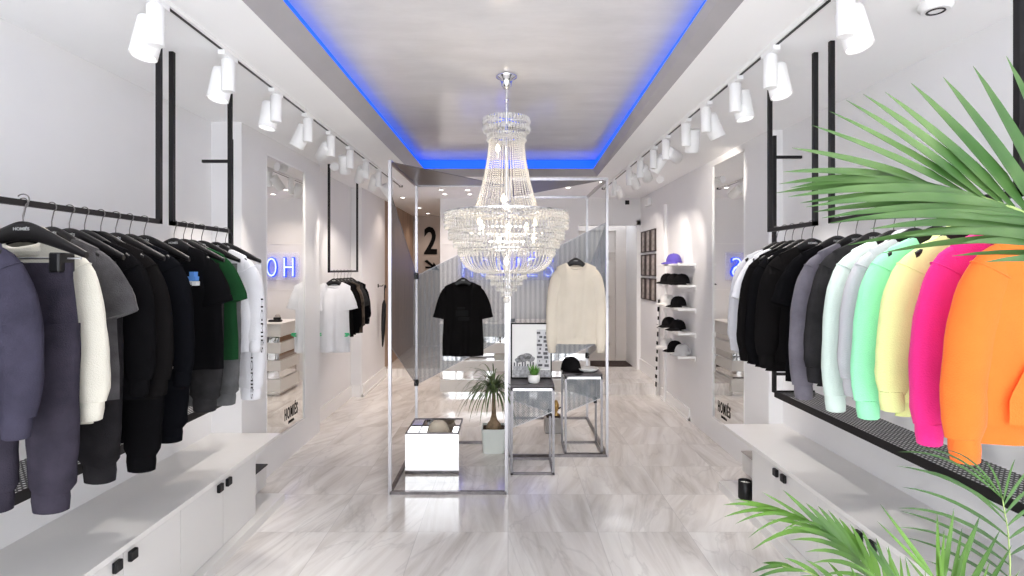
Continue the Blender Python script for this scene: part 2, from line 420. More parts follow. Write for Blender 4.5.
# small ceiling and wall devices
def downlight(x, y, label):
    r = thing('downlight', label, 'downlight', (x,y,Zs), 'recessed ceiling downlights at the rear')
    MB().lathe([(.028,-.004),(.045,-.006),(.047,0)],20,cap0=False,cap1=False).build('trim_ring', M['white_metal'], r)
    MB().lathe([(.001,-.002),(.03,-.003)],20,cap0=False,cap1=False).build('lens', M['glass_lens'], r)
    ld = bpy.data.lights.new('downlight_beam','SPOT'); ld.energy = DOWN_E; ld.spot_size = 2.2; ld.spot_blend = .8; ld.shadow_soft_size = .05; ld.color = (1,.84,.72)
    lo = bpy.data.objects.new('downlight_beam', ld); COL.objects.link(lo); lo.parent = r; lo.location = (0,0,-.02)
    return r
for x,y,l in [(-.86,6.55,'front downlight of the three left of the chandelier over the counter'),
              (-.86,6.95,'middle downlight of the three left of the chandelier over the counter'),
              (-.86,7.35,'rear downlight of the three left of the chandelier over the counter'),
              (-.52,6.55,'front downlight of the row nearest the chandelier, above the counter'),
              (-.52,6.95,'middle downlight of the row nearest the chandelier, above the counter'),
              (-.52,7.35,'rear downlight of the row nearest the chandelier, above the counter'),
              (.75,6.75,'downlight on its own right of the chandelier, above the counter end'),
              (1.10,6.3,'front downlight of the pair near the right track end'),
              (1.12,6.75,'rear downlight of the pair near the right track end'),
              (-1.50,7.7,'downlight at the mouth of the passage with the number 2'),
              (-1.48,9.0,'middle downlight inside the passage with the number 2'),
              (-1.47,9.9,'downlight closest to the wall with the number 2')]:
    downlight(x,y,l)
r = thing('smoke_detector','round white ceiling detector with dark ring above the right wall','smoke detector',(1.64,2.07,Zs))
MB().lathe([(.055,0),(.058,-.018),(.045,-.032)],24).build('housing', M['white_metal'], r)
MB().lathe([(.030,-.031),(.032,-.035),(.026,-.036),(.024,-.031)],24,cap0=False,cap1=False).build('ring', M['black_plastic'], r)
def cctv(x,y,z,side,label):
    r = thing('security_camera',label,'security camera',(x,y,z))
    MB().lathe([(.04,.06),(.04,.045)],16).tube([(0,0,.05),(0,0,0)],.012).build('mount', M['white_metal'], r)
    MB().sphere((0,0,-.015),.04,14,10).build('housing', M['white_metal'], r)
    MB().lathe([(.025,0),(.022,.016),(.001,.018)],14,(0,0,0)).build('lens', M['black_plastic'], r)
    l = r.children[-1]; l.location=(.0,-.035,-.02); l.rotation_euler=(PI/2,0,side*.5)
    return r
cctv(-1.62,5.05,Zs-.06,.9,'white dome security camera under the ceiling left of the niche')
cctv(1.62,5.75,Zs-.06,-.9,'white dome security camera with dark lens above the hat shelves')
r = thing('wall_sensor','small black sensor high on the wall over the rear door','sensor',(1.72,YS,2.56))
MB().rbox(-.03,.03,-.02,0,-.03,.03,.006).build('housing', M['black_plastic'], r)
MB().lathe([(.018,0),(.014,.01),(.001,.012)],12).build('lens', M['black_plastic'], r); r.children[-1].location=(0,-.02,0); r.children[-1].rotation_euler=(PI/2,0,0)
r = thing('wall_mounted_light','small white emergency light high on the right wall near the rear door','emergency light',(SR,7.3,2.5))
MB().rbox(-.05,0,-.1,.1,-.05,.05,.008).build('housing', M['white_metal'], r); MB().box(-.054,-.05,-.08,.08,-.03,.03).build('lens', M['white_print'], r)

# ------------------------------------------------------------------ number 2 and arrow on the passage wall
mb = MB(); put_text(mb,'2',(-1.49,10.395,1.90),(1,0,0),(0,0,1),size=.72,extrude=.006,bold=.018,sx=.72)
tag(mb.build('number_sign', M['ink']), 'large black numeral 2 on the taupe passage wall', 'wall number')
mb = MB()
def P2(x,z): return (-1.45+x,10.385,1.63+z)
mb.prism([P2(-.16,.12),P2(-.11,.15),P2(.04,.02),P2(.02,-.02)],(0,.012,0)).prism([P2(.13,-.06),P2(.02,.10),P2(-.03,-.04)],(0,.012,0)).prism([P2(-.14,-.02),P2(.02,-.02),P2(.02,.01),P2(-.14,.02)],(0,.012,0))
tag(mb.build('arrow_sign', M['ink']), 'black arrow mark under the numeral 2 on the passage wall', 'wall sign')

# ------------------------------------------------------------------ neon sign
sg = thing('neon_sign','blue and white glowing HOMIÉS letters on a clear plate behind the chandelier','sign',(0,YS,1.42))
ws = [('H',.155),('O',.155),('M',.20),('I',.065),('É',.145),('S',.15)]; x = -.66; gap=.09
MB().box(-.72,.72,-.035,-.028,.02,.42).build('backing_plate', M['acrylic'], sg)
for ch, w in ws:
    vs, fs = text_mesh(ch, size=.40, extrude=.022, bold=.006)
    xs = [v[0] for v in vs]; x0, x1 = min(xs), max(xs); k = w/(x1-x0)
    def tr(v, dy, s=1.0): return (x + (v[0]-x0)*k, -.065 - v[2] + dy, .07 + v[1])
    o = MB().add([tr(v,0) for v in vs], fs).build('letter', M['neon_blue'], sg)
    vs2, fs2 = text_mesh(ch, size=.40, extrude=.004, bold=-.006)
    MB().add([tr(v,-.026) for v in vs2], fs2).build('face', M['neon_white'], o)
    x += w + gap

# ------------------------------------------------------------------ mirrors with decals
def wall_mirror(side, xf, y0, y1, z0, z1, label):
    r = thing('wall_mirror', label, 'mirror', (xf, (y0+y1)/2, z0))
    h, w = z1-z0, (y1-y0)/2; s = 1 if side=='left' else -1
    MB().box(min(0,-s*.006)+0, max(0,-s*.006), -w, w, 0, h).build('glass', M['mirror'], r)
    f = MB(); t=.012
    for (a,b,c,d) in ((-w,-w+t,0,h),(w-t,w,0,h),(-w,w,0,t),(-w,w,h-t,h)): f.box(min(0,s*.011),max(0,s*.011),a,b,c,d)
    f.build('frame', M['trim'], r)
    lt = MB(); rt = (0,1,0) if side=='left' else (0,-1,0)
    yy = .10 if side=='left' else .09
    put_text(lt,'HOMIÉS',(s*.001,yy,.10),rt,(0,0,1),size=.135,extrude=.0006,bold=.003,sx=.50,spacing=1.25)
    put_text(lt,'MARBELLA',(s*.001,yy+(.0),.055),rt,(0,0,1),size=.032,extrude=.0006,bold=.001,sx=.8)
    lt.build('lettering', M['ink'], r)
    return r
wall_mirror('left', SL-.008, 4.13, 4.93, .235, 2.485, 'tall wall mirror with black lettering set in the left wall')
wall_mirror('right', SR+.008, 4.37, 5.07, .205, 2.57, 'tall wall mirror with black lettering set in the right wall')
# ------------------------------------------------------------------ track lighting
def track(x, y0, y1, label):
    r = thing('lighting_track', label, 'lighting track', (x,0,Zs))
    MB().box(-.018,-.006,y0,y1,-.018,0).box(.006,.018,y0,y1,-.018,0).box(-.018,.018,y0,y0+.02,-.019,0).box(-.018,.018,y1-.02,y1,-.019,0).build('profile', M['white_metal'], r)
    MB().box(-.0075,.0075,y0+.02,y1-.02,-.0186,-.004).build('slot', M['black_plastic'], r)
    MB().box(-.02,.02,y1,y1+.05,-.022,0).build('end_feed', M['black_plastic'], r)
    return r
XL, XR = -1.306, 1.20
track(XL,.2,6.55,'white ceiling lighting track along the left side'); track(XR,.2,6.75,'white ceiling lighting track along the right side')
spot_parts = {}
def spotlight(x, y, aim, label, energy, rear=False, ang=62):
    s = 1 if x < 0 else -1
    r = thing('track_spotlight', label, 'spotlight', (x,y,Zs-.018), 'track spotlights')
    if not spot_parts:
        spot_parts['adapter'] = MB().box(-.016,.016,-.06,.06,-.022,0).build('adapter', M['white_metal']).data
        spot_parts['driver'] = MB().lathe([(.027,-.175),(.030,-.172),(.030,-.03),(.020,-.022)],20).build('driver_box', M['white_metal']).data
        spot_parts['head'] = MB().lathe([(.03,.075),(.046,.07),(.048,.06),(.048,-.078),(.044,-.08),(.040,-.066)],26,cap1=False).build('lamp_head', M['white_metal']).data
        spot_parts['lens'] = MB().lathe([(.001,-.062),(.041,-.064)],22,cap0=False,cap1=False).build('lens', M['glass_lens']).data
        for o in list(COL.objects):
            if o.type=='MESH' and o.data in spot_parts.values(): bpy.data.objects.remove(o)
    def part(n, d, p, loc=(0,0,0)):
        o = bpy.data.objects.new(n, d); COL.objects.link(o); o.parent = p; o.location = loc; return o
    part('adapter', spot_parts['adapter'], r); part('driver_box', spot_parts['driver'], r)
    hp = V((-s*.058, .045, -.125))
    hd = part('lamp_head', spot_parts['head'], r, hp)
    d = (V(aim) - (V(r.location)+hp)).normalized()
    hd.rotation_euler = d.to_track_quat('-Z','Y').to_euler()
    MB().bar((0,0,-.125),(-s*.05,.038,-.125),.014).build('pivot', M['white_metal'], r)
    part('lens', spot_parts['lens'], hd)
    ld = bpy.data.lights.new('spot_beam','SPOT'); ld.energy = energy; ld.spot_size = math.radians(ang); ld.spot_blend = .55
    ld.shadow_soft_size = .035; ld.color = (1,.90,.80) if y > 3.4 else (1,.95,.90)
    lo = bpy.data.objects.new('spot_beam', ld); COL.objects.link(lo); lo.parent = hd; lo.location = (0,0,-.07)
    return r
ordn = ['nearest the shop front','second from the shop front','third from the shop front','fourth from the shop front','fifth from the shop front','sixth from the shop front','seventh from the shop front','eighth from the shop front','ninth, near the far end','tenth, at the far end']
left_spots = [(2.0,(-1.62,1.75,.6)),(2.52,(-1.60,2.3,.6)),(3.04,(-1.62,2.9,.6)),(3.52,(-1.95,3.5,1.2)),(3.98,(-1.88,4.6,2.1)),(4.46,(-1.55,5.3,1.0)),(4.96,(-1.95,5.9,1.4)),(5.45,(-1.95,6.4,1.2)),(6.0,(-.2,6.9,.5))]
for i,(y,a) in enumerate(left_spots):
    spotlight(XL,y,a,'white track spotlight on the left track, '+ordn[i], SPOT_E*(1.0 if y<3.4 else 1.05))
right_spots = [(1.92,(1.55,1.6,.6)),(2.47,(1.5,2.2,.6)),(2.85,(1.5,2.7,.6)),(3.27,(1.9,3.4,1.1)),(3.64,(1.4,4.6,0)),(4.1,(1.95,4.75,2.3)),(4.45,(0.3,4.9,.9)),(4.9,(1.93,5.9,1.5)),(5.35,(1.93,6.25,1.55)),(6.1,(1.93,7.3,1.6))]
for i,(y,a) in enumerate(right_spots):
    spotlight(XR,y,a,'white track spotlight on the right track, '+ordn[i], SPOT_E*(1.0 if y<3.4 else 1.05))

# ------------------------------------------------------------------ chandelier
CX, CY = -.009, 3.34
ch = thing('chandelier','large tiered crystal chandelier hanging from the raised ceiling','chandelier',(CX,CY,Zc))
def zz(v, r=0): return 1.6-(v-269)*(CY-r)/540 - Zc
MB().lathe([(.062,0),(.066,-.006),(.064,-.018),(.04,-.03),(.034,-.05),(.030,-.07),(.018,-.085),(.006,-.09)],28).build('canopy', M['chrome'], ch)
MB().tube([(0,0,-.09),(0,0,-.20)],.007).sphere((0,0,-.155),.014).build('rod', M['chrome'], ch)
MB().tube([(0,0,-.20),(0,0,zz(270))],.009,8).lathe([(.02,zz(200)),(.045,zz(205)),(.02,zz(210))],16).build('stem', M['chrome'], ch)
def ringm(mb, r, z, t=.006):
    mb.lathe([(r-t,z-t),(r+t,z-t),(r+t,z+t),(r-t,z+t),(r-t,z-t)],48,smooth=False,cap0=False,cap1=False)
fr = MB()
for r_, v_ in ((.118,131),(.2,207),(.355,226),(.325,236),(.295,247),(.125,271),(.095,279),(.06,285)):
    rg = MB(); ringm(rg, r_-.008, zz(v_,r_), .004); rg.build('ring', M['chrome'], ch)
for r_, v_ in ((.142,113),(.38,206)):
    rg = MB(); ringm(rg, r_-.008, zz(v_,r_), .004)
    for k in range(8):
        a = 2*PI*k/8; rg.bar((0,0,zz(v_,r_)),((r_-.008)*math.cos(a),(r_-.008)*math.sin(a),zz(v_,r_)),.005)
    rg.build('spoked_ring', M['chrome'], ch)
for k in range(0):
    a = 2*PI*k/8; fr.bar((0,0,zz(206,.38)),(.375*math.cos(a),.375*math.sin(a),zz(206,.38)),.006); fr.bar((0,0,zz(113,.142)),(.135*math.cos(a),.135*math.sin(a),zz(113,.142)),.005)
def hang(mb, r, v0, v1, n, rx, rz):
    z0, z1 = zz(v0,r), zz(v1,r); k = max(1,int(round((z0-z1)/(2*rz*.97))))
    for i in range(n):
        a = 2*PI*i/n
        for j in range(k): mb.bead((r*math.cos(a), r*math.sin(a), z0-(j+.5)*(z0-z1)/k), rx, rz)
mb = MB(); hang(mb,.142,112,127,46,.0085,.024); hang(mb,.138,112,118,46,.008,.012); mb2=MB(); hang(mb,.118,129,138,44,.007,.014)
mb.build('crown_prisms', M['crystal'], ch)['kind']='stuff'
mb = MB()
def strands(mb, prof, n, rx, rz, ph=0):
    # arc-length samples of the profile
    pts = [V((p[0],0,p[1])) for p in prof]; L=[0]
    for a,b in zip(pts,pts[1:]): L.append(L[-1]+(b-a).length)
    k = int(L[-1]/(2*rz)); smp=[]
    for j in range(k):
        d=(j+.5)*L[-1]/k
        for q in range(len(L)-1):
            if L[q]<=d<=L[q+1]:
                t=(d-L[q])/(L[q+1]-L[q]); smp.append(pts[q].lerp(pts[q+1],t)); break
    for i in range(n):
        a=2*PI*(i+ph)/n
        for p in smp: mb.bead((p.x*math.cos(a),p.x*math.sin(a),p.z),rx,rz)
tent=[(.108+.092*(t/20)**1.75, zz(133,.11)+(zz(207,.2)-zz(133,.11))*(t/20)) for t in range(21)]
strands(mb,tent,46,.0050,.0068)
mb.build('upper_bead_curtain', M['crystal'], ch)['kind']='stuff'
mb=MB(); strands(mb,[(.2,zz(207,.2)),(.27,zz(209,.3)),(.375,zz(207,.38))],60,.0055,.007)
mb.build('dish_bead_strands', M['crystal'], ch)['kind']='stuff'
for r_,v0,v1,n in ((.38,206,226,92),(.355,224,237,86),(.325,234,246,78),(.297,244,254,72)):
    mb=MB(); hang(mb,r_,v0,v0+(v1-v0)*.62,n,.0080,.0115); hang(mb,r_,v0+(v1-v0)*.60,v1,n,.0070,.017)
    mb.build('prism_tier', M['crystal'], ch)['kind']='stuff'
bowl=[(.125+.165*math.cos(PI/2*t/14)**.8, zz(250,.29)+(zz(273,.13)-zz(250,.29))*math.sin(PI/2*t/14)) for t in range(15)]
mb=MB(); strands(mb,bowl,54,.0058,.0066)
mb.build('bowl_bead_curtain', M['crystal'], ch)['kind']='stuff'
for r_,v0,v1,n in ((.125,270,280,42),(.095,277,286,34),(.06,283,292,22),(.03,289,297,12)):
    mb=MB(); hang(mb,r_,v0,v1,n,.0075,.016); mb.build('lower_prism_tier', M['crystal'], ch)['kind']='stuff'
MB().sphere((0,0,zz(300)),.022,10,8).build('crystal_ball', M['crystal'], ch)
for k,(a,rr,v_) in enumerate([(2.5,.22,220),(3.9,.2,228),(5.3,.21,230),(.6,.22,222),(1.5,.2,226),(4.7,.05,262),(4.2,.04,200),(3.6,.06,150),(5.6,.21,240),(4.45,.17,242)]):
    p=(rr*math.cos(a),rr*math.sin(a),zz(v_))
    o=MB().lathe([(.004,-.02),(.012,-.008),(.013,.006),(.007,.024),(.001,.034)],10,p).build('candle_bulb', M['bulb'], ch)
    MB().lathe([(.008,-.055),(.009,-.02),(.005,-.018)],8,p).build('socket', M['white_metal'], o)
for v_,e in ((228,CHAND_E),(170,CHAND_E*.4)):
    ld=bpy.data.lights.new('candle_glow','POINT'); ld.energy=e; ld.color=(1,.86,.68); ld.shadow_soft_size=.12
    lo=bpy.data.objects.new('candle_glow',ld); COL.objects.link(lo); lo.parent=ch; lo.location=(0,0,zz(v_))

# ------------------------------------------------------------------ benches (cabinet units + continuous top + plinth)
def bench(side, xf, xw, yend, slab_end, seams, cy0, label_side):
    s = -1 if side=='left' else 1
    def bx(mb, xa, xb, *r): return mb.box(min(xa,xb),max(xa,xb),*r)
    tag(bx(MB(), s*(abs(xf)-.008), xw-s*.001, cy0, slab_end, .436, .461).build('bench_top', M['slab']),
        'long white bench top running along the %s wall under the clothes' % label_side, 'bench top')
    tag(bx(MB(), s*(abs(xf)-.05), xw-s*.001, cy0, slab_end-.03, 0, .055).build('plinth', M['lacquer']),
        'low white plinth under the %s row of cabinets' % label_side, 'plinth')
    for k,(a,b,lab) in enumerate(seams):
        r = thing('cabinet', lab, 'cabinet', ((xf+xw)/2, (a+b)/2, .055), 'white bench cabinets')
        cxm=(xf+xw)/2; cym=(a+b)/2
        bx(MB(), xf+s*.02-cxm, xw-s*.002-cxm, a-cym, b-cym, 0, .380).build('body', M['lacquer'], r)
        mid=(a+b)/2
        for (p,q,hy) in ((a,mid,mid-.045),(mid,b,mid+.045)):
            dd=bx(MB(), xf-cxm, xf+s*.018-cxm, p+.0015-cym, q-.0015-cym, .003, .374).build('door', M['lacquer'], r)
            hx=xf-s*.02
            h=MB(); h.rbox(min(hx,xf)-cxm,max(hx,xf)-cxm,hy-.022-cym,hy+.022-cym,.322,.366,.004); h.build('handle', M['black_plastic'], dd)
bench('left',-1.587,WL,3.39,3.75,[(2.617,3.397,'white two-door cabinet at the far end of the left bench'),(1.837,2.617,'white two-door cabinet in the middle of the left bench'),(1.057,1.837,'white two-door cabinet at the near end of the left bench')],.9,'left')
bench('right',1.587,WR,3.51,3.97,[(2.77,3.51,'white two-door cabinet at the far end of the right bench'),(2.0,2.77,'white two-door cabinet in the middle of the right bench'),(1.23,2.0,'white two-door cabinet at the near end of the right bench')],.9,'right')
# things on the plinth ends
r=thing('storage_box','low white box with black lid beyond the left cabinets','box',(-1.78,3.66,.055))
MB().rbox(-.055,.055,-.20,.20,0,.14).build('body',M['lacquer'],r); MB().rbox(-.06,.06,-.21,.21,.14,.15,.003).build('lid',M['black_plastic'],r)
r=thing('storage_box','low white box with grey lid beyond the right cabinets','box',(1.85,3.88,.055))
MB().rbox(-.055,.055,-.26,.26,0,.14).build('body',M['lacquer'],r); MB().rbox(-.06,.06,-.27,.27,.14,.15,.003).build('lid',M['grey_box'],r)
r=thing('candle_jar','black candle jar with pale wax on the right plinth end','candle',(1.60,3.64,.055))
MB().lathe([(.044,0),(.046,.003),(.046,.118),(.042,.12),(.041,.105)],24,cap1=False).build('jar',M['black_plastic'],r)
MB().lathe([(.0415,.10),(.001,.102)],20,cap0=False,cap1=False).build('wax',M['paper'],r); MB().tube([(0,0,.1),(.002,0,.115)],.0015,6).build('wick',M['ink'],r)

# ------------------------------------------------------------------ rails and perforated shelves
def ceiling_rail(x, y0, y1, z, label, posts):
    r=thing('clothes_rail',label,'clothes rail',(x,y0,z),'black ceiling-hung clothes rails')
    MB().bar((0,0,0),(0,y1-y0,0),.020).build('rail',M['black_metal'],r)
    for p in posts:
        o=MB().bar((0,p-y0,-.010),(0,p-y0,Zs-z),.020).build('post',M['black_metal'],r)
    return r
RLX, RRX, RZ = -1.58, 1.45, 1.815
ceiling_rail(RLX,.70,2.455,RZ,'black rail hung from the ceiling over the front of the left clothes',[1.0,2.445])
ceiling_rail(RLX,2.53,3.08,RZ,'short black rail hung from the ceiling over the far left clothes',[2.54,3.07])
ceiling_rail(RRX,1.52,2.43,RZ,'black rail hung from the ceiling over the bright sweatshirts',[1.53,2.42])
ceiling_rail(RRX,.62,1.45,RZ,'black rail hung from the ceiling holding the orange hoodie',[.9,1.44])
ceiling_rail(RRX,2.54,3.0,RZ,'short black rail hung from the ceiling over the far black shirts',[2.55,2.99])
ceiling_rail(-1.74,5.24,6.24,1.575,'narrow black rail frame hung from the ceiling in the left niche',[5.25,6.23])
def wall_shelf(side, x, xw, yend, ztop, zarm, label):
    s=-1 if side=='left' else 1
    r=thing('wall_shelf_frame',label,'shelf',(x,yend,.79))
    y0=.9-yend
    o=MB().bar((0,0,0),(0,0,ztop-.79),.022).build('post',M['black_metal'],r)
    MB().bar((0,0,zarm-.79),(s*.18,0,zarm-.79),.018).build('arm',M['black_metal'],o)
    MB().bar((0,0,.12),(xw-x,0,.12),.018).build('lower_arm',M['black_metal'],o)
    a,b=sorted((0,xw-x-s*.004))
    MB().add([(a,y0,.002),(b,y0,.002),(b,0,.002),(a,0,.002)],[(0,1,2,3)]).build('perforated_tray',M['perf'],r)
    MB().box(min(0,s*.004),max(0,s*.004),y0,0,-.03,.012).build('front_edge',M['black_metal'],r)
    MB().box(a,b,-.004,0,-.03,.012).build('end_edge',M['black_metal'],r)
    return r
wall_shelf('left',-1.75,WL,3.41,2.42,2.28,'black wall frame with perforated tray behind the left clothes')
wall_shelf('right',1.75,WR,3.55,2.475,2.335,'black wall frame with perforated tray behind the right clothes')
# ------------------------------------------------------------------ clothes and hangers
def rnd(a,b): return random.uniform(a,b)
def tube_loft(mb, path, rx, ry, n=18, wr=.0, ph=0., closed0=True, closed1=True):
    """limb of cloth: path of points, radii across (rx) and in depth (ry)"""
    rings=[]; P=[V(p) for p in path]; m=len(P)-1; Y=V((0,1,0))
    for i,p in enumerate(P):
        t=(P[min(i+1,m)]-P[max(i-1,0)]).normalized()
        sx=Y.cross(t).normalized(); sy=t.cross(sx)
        ring=[]
        for k in range(n):
            a=2*PI*k/n
            f=i/m; w=1+wr*(math.sin(i*1.9+3*math.sin(a+ph)+ph)*(.15+.5*max(0,f-.62)*2)+.8*math.cos(3*a+ph+f*2.)*(.3+f)+.9*noise.noise((math.cos(a)*1.5+ph,math.sin(a)*1.5,i*.22)))
            ring.append(p+sx*(rx[i]*math.cos(a)*w)+sy*(ry[i]*math.sin(a)*w))
        rings.append(ring)
    return mb.ring_loft(rings,closed0,closed1,True)
def bez(a,b,c,n):
    a,b,c=V(a),V(b),V(c)
    return [a*(1-t)**2+b*2*t*(1-t)+c*t*t for t in [i/n for i in range(n+1)]]
def spl(P,n):
    P=[V(p) for p in P]; P=[P[0]*2-P[1]]+P+[P[-1]*2-P[-2]]; out=[]
    m=len(P)-3
    for i in range(n+1):
        t=i/n*m; k=min(m-1,int(t)); f=t-k; a,b,c,d=P[k:k+4]
        out.append(.5*((2*b)+(c-a)*f+(2*a-5*b+4*c-d)*f*f+(3*b-a-3*c+d)*f**3))
    return out
def body_panels(mb, W, Wh, L, neck, dipf, dipb, slope, dep, ph, fold=.012, v0=0., v1=1.):
    """front and back of a shirt hung on a hanger; z=0 at the neck base, hem at -L"""
    def pt(u, v, side):
        w=W+(Wh-W)*v - .010*math.sin(PI*min(1,v*1.3))
        q=min(1,v/.28); q=q*q*(3-2*q); w=.165+(w-.165)*q
        x=u*w; ax=abs(x)
        if ax<neck: zt=-(dipf if side<0 else dipb)*(1-(ax/neck)**2)**.6
        else: zt=-slope*(ax-neck)
        z=zt+( -L - zt)*v
        d=dep*(1-abs(u)**(2.6+6*(1-min(1,v*6))))**.5*(.27+.16*min(1,v/.05)+.57*min(1,v*3.2)**.7)
        f=fold*(.15+v)*(math.sin(u*8.5+ph+side)+.6*math.sin(u*15+ph*2.3+v*2.2)*.7)*(1-u*u)**.5
        f+=.008*min(1,v*6)*noise.noise((x*9+ph*3,z*5,side*2.))*(1-u*u)**.5
        return (x, side*d+f*min(1,v*8), z)
    for i in range(30):
        u0,u1=i/15-1,(i+1)/15-1
        if min(abs(u0),abs(u1))*.165<neck*.9: continue
        mb.add([pt(u0,0,-1),pt(u1,0,-1),pt(u1,0,1),pt(u0,0,1)],[(0,1,2,3)],True)
    for side in (-1,1):
        mb.grid(lambda a,b: pt(a*2-1,b,side), 30, 22)
def collar_ring(mb, rx, ry, zf, zb, t, h, c=(0,0,0), n=28, m=8):
    def fn(a,b):
        A=2*PI*a; B=2*PI*b
        x=(rx+t*math.cos(B))*math.cos(A); y=(ry+t*math.cos(B))*math.sin(A)
        zc=(zf+zb)/2+(zb-zf)/2*math.sin(A)-.006*math.cos(A)**2
        return (c[0]+x,c[1]+y,c[2]+zc+h*math.sin(B))
    mb.grid(fn,n,m)
_cm={}
def top(name,label,cat,group,x,y,ztop,cm,L=.62,W=.235,Wh=None,sleeve='long',hood=False,rz=0,trimm=None,sl=None,zip_=False,pocket=False,ssl=None,half=.285,dep=.040):
    """shirt, sweatshirt or hoodie hanging from its neck at (x,y,ztop)"""
    Wh=Wh or W*1.0; ph=rnd(0,6.28)
    r=thing(name,label,cat,(x,y,ztop-L),group,rz); r['_']=0; del r['_']
    H=V((0,0,L)); tm=trimm or cm
    def fin(mb): mb.v=[(p[0],p[1],p[2]+L) for p in mb.v]; return mb
    mb=MB(); hem=.055 if sleeve=='long' else 0.0
    body_panels(mb,W,Wh,L-hem,.078,.055 if not hood else .045,.010,SLOPE,dep,ph,fold=.011)
    fin(mb).build('body',cm,r)
    if hem:
        def fn(a,b):
            A=2*PI*a; k=1+.02*math.sin(A*18)*.0; z=-(L-hem)-hem*b+.008
            w=Wh*(1.0-.05*math.sin(PI*b)-.03*b)
            f=.011*(1.2)*(math.sin(math.cos(A)*8.5+ph)+.5*math.sin(math.cos(A)*15))*abs(math.sin(A))
            return (w*math.cos(A),(dep*.85)*math.sin(A)+f*(.6),z)
        mb=MB(); mb.grid(fn,48,4); fin(mb).build('hem_band',tm,r)
    for s in (-1,1):
        mb=MB(); sh=(s*.125,0,-.062)
        if sleeve=='long':
            SL=sl or (L-.02); e=rnd(-.012,.012); b=rnd(-.02,.02)
            K=half/.285; path=spl([(s*.095*K,0,-.050),(s*.152*K,0,-.125),(s*.190*K,b*.3,-.23),(s*.212*K+e*.5,b*.6,-.38),(s*.228*K+e,b*.5-.014,-SL+.06)],16)
            rx=[.012]+[.060-.0012*i for i in range(1,17)]; rx=[.05 if i==0 else v for i,v in enumerate(rx)]
            rx=[.030,.046,.058,.066,.071,.073,.073,.072,.070,.068,.065,.062,.060,.058,.056,.052,.040]
            ry=[.008,.013,.018,.023,.027,.030,.032,.033,.034,.034,.034,.034,.034,.034,.034,.033,.026]
            tube_loft(mb,path,rx,ry,18,.075,ph+s)
            i4=4; t4=(path[5]-path[3]).normalized(); sx4=V((0,1,0)).cross(t4).normalized(); sy4=t4.cross(sx4)
            mb.tube([path[4]+sx4*(rx[4]*1.015*math.cos(q))+sy4*(ry[4]*1.04*math.sin(q)) for q in [2*PI*k/22 for k in range(23)]],.0022,5)
            o=fin(mb).build('sleeve',cm,r)
            e0=path[-1]; mb=MB()
            tube_loft(mb,[e0+V((0,0,.008)),e0+V((-s*.002,0,-.02)),e0+V((-s*.004,0,-.052)),e0+V((-s*.004,0,-.056))],[.035,.036,.033,.028],[.029,.031,.028,.022],18,.02,ph)
            fin(mb).build('cuff',tm,o)
        else:
            K=half/.285; Z=(ssl or .275); path=spl([(s*.095*K,0,-.050),(s*.148*K,0,-.115),(s*.192*K,0,-.12-(Z-.12)*.5),(s*.218*K,-.005,-Z)],10)
            rx=[.030,.048,.062,.070,.075,.078,.080,.082,.083,.084,.084]; ry=[.008,.012,.016,.020,.023,.025,.026,.027,.028,.028,.027]
            tube_loft(mb,path,rx,ry,18,.05,ph+s); o=fin(mb).build('sleeve',cm,r)
            e0=path[-1]; t=(path[-1]-path[-2]).normalized(); mb=MB()
            tube_loft(mb,[e0-t*.022,e0-t*.018,e0+t*.003],[.085]*3,[.028,.029,.0275],18,0,ph,False,True); fin(mb).build('sleeve_hem',tm,o)
    mb=MB()
    if hood:
        # hood collapsed behind and around the neck
        def fn(a,b):
            A=2*PI*a; B=2*PI*b
            back=.5+.5*math.sin(A)
            t=.013+.022*back; hh=.016+.026*back
            rr=1+.05*math.sin(A*5+ph)
            x=(.078+t*math.cos(B))*math.cos(A)*rr; yv=.0+(.032+t*math.cos(B))*math.sin(A)+.012*back
            z=-.050+.040*back+hh*math.sin(B)-.02*back*math.cos(B)+.008*noise.noise((x*20,yv*20,ph))
            return (x,yv,z)
        mb.grid(fn,36,12); o=fin(mb).build('hood',cm,r)
        mb=MB()
        for s in (-1,1):
            mb.tube([(s*.03,-.066,-.075),(s*.034,-.073,-.13),(s*.032,-.070,-.20),(s*.033,-.066,-.235)],.0032,6)
        fin(mb).build('drawstring',tm,r)
    else:
        collar_ring(mb,.077,.018,-.052,-.004,.005,.010); fin(mb).build('collar',tm,r)
    if pocket:
        mb=MB()
        def fp(a,b):
            u=a*2-1; wd=.125+.05*min(1,b*1.7)
            xx=u*wd; return (xx,-dep-.016-.006*math.sin(u*5+ph),-L*.60-.16*b)
        mb.grid(fp,14,8); fin(mb).build('front_pocket',cm,r)
    if zip_:
        mb=MB().box(-.006,.006,-dep-.02,-dep-.008,-L+.03,-.07); fin(mb).build('zip',M['steel'],r)
    r['L']=L; del r['L']
    return r
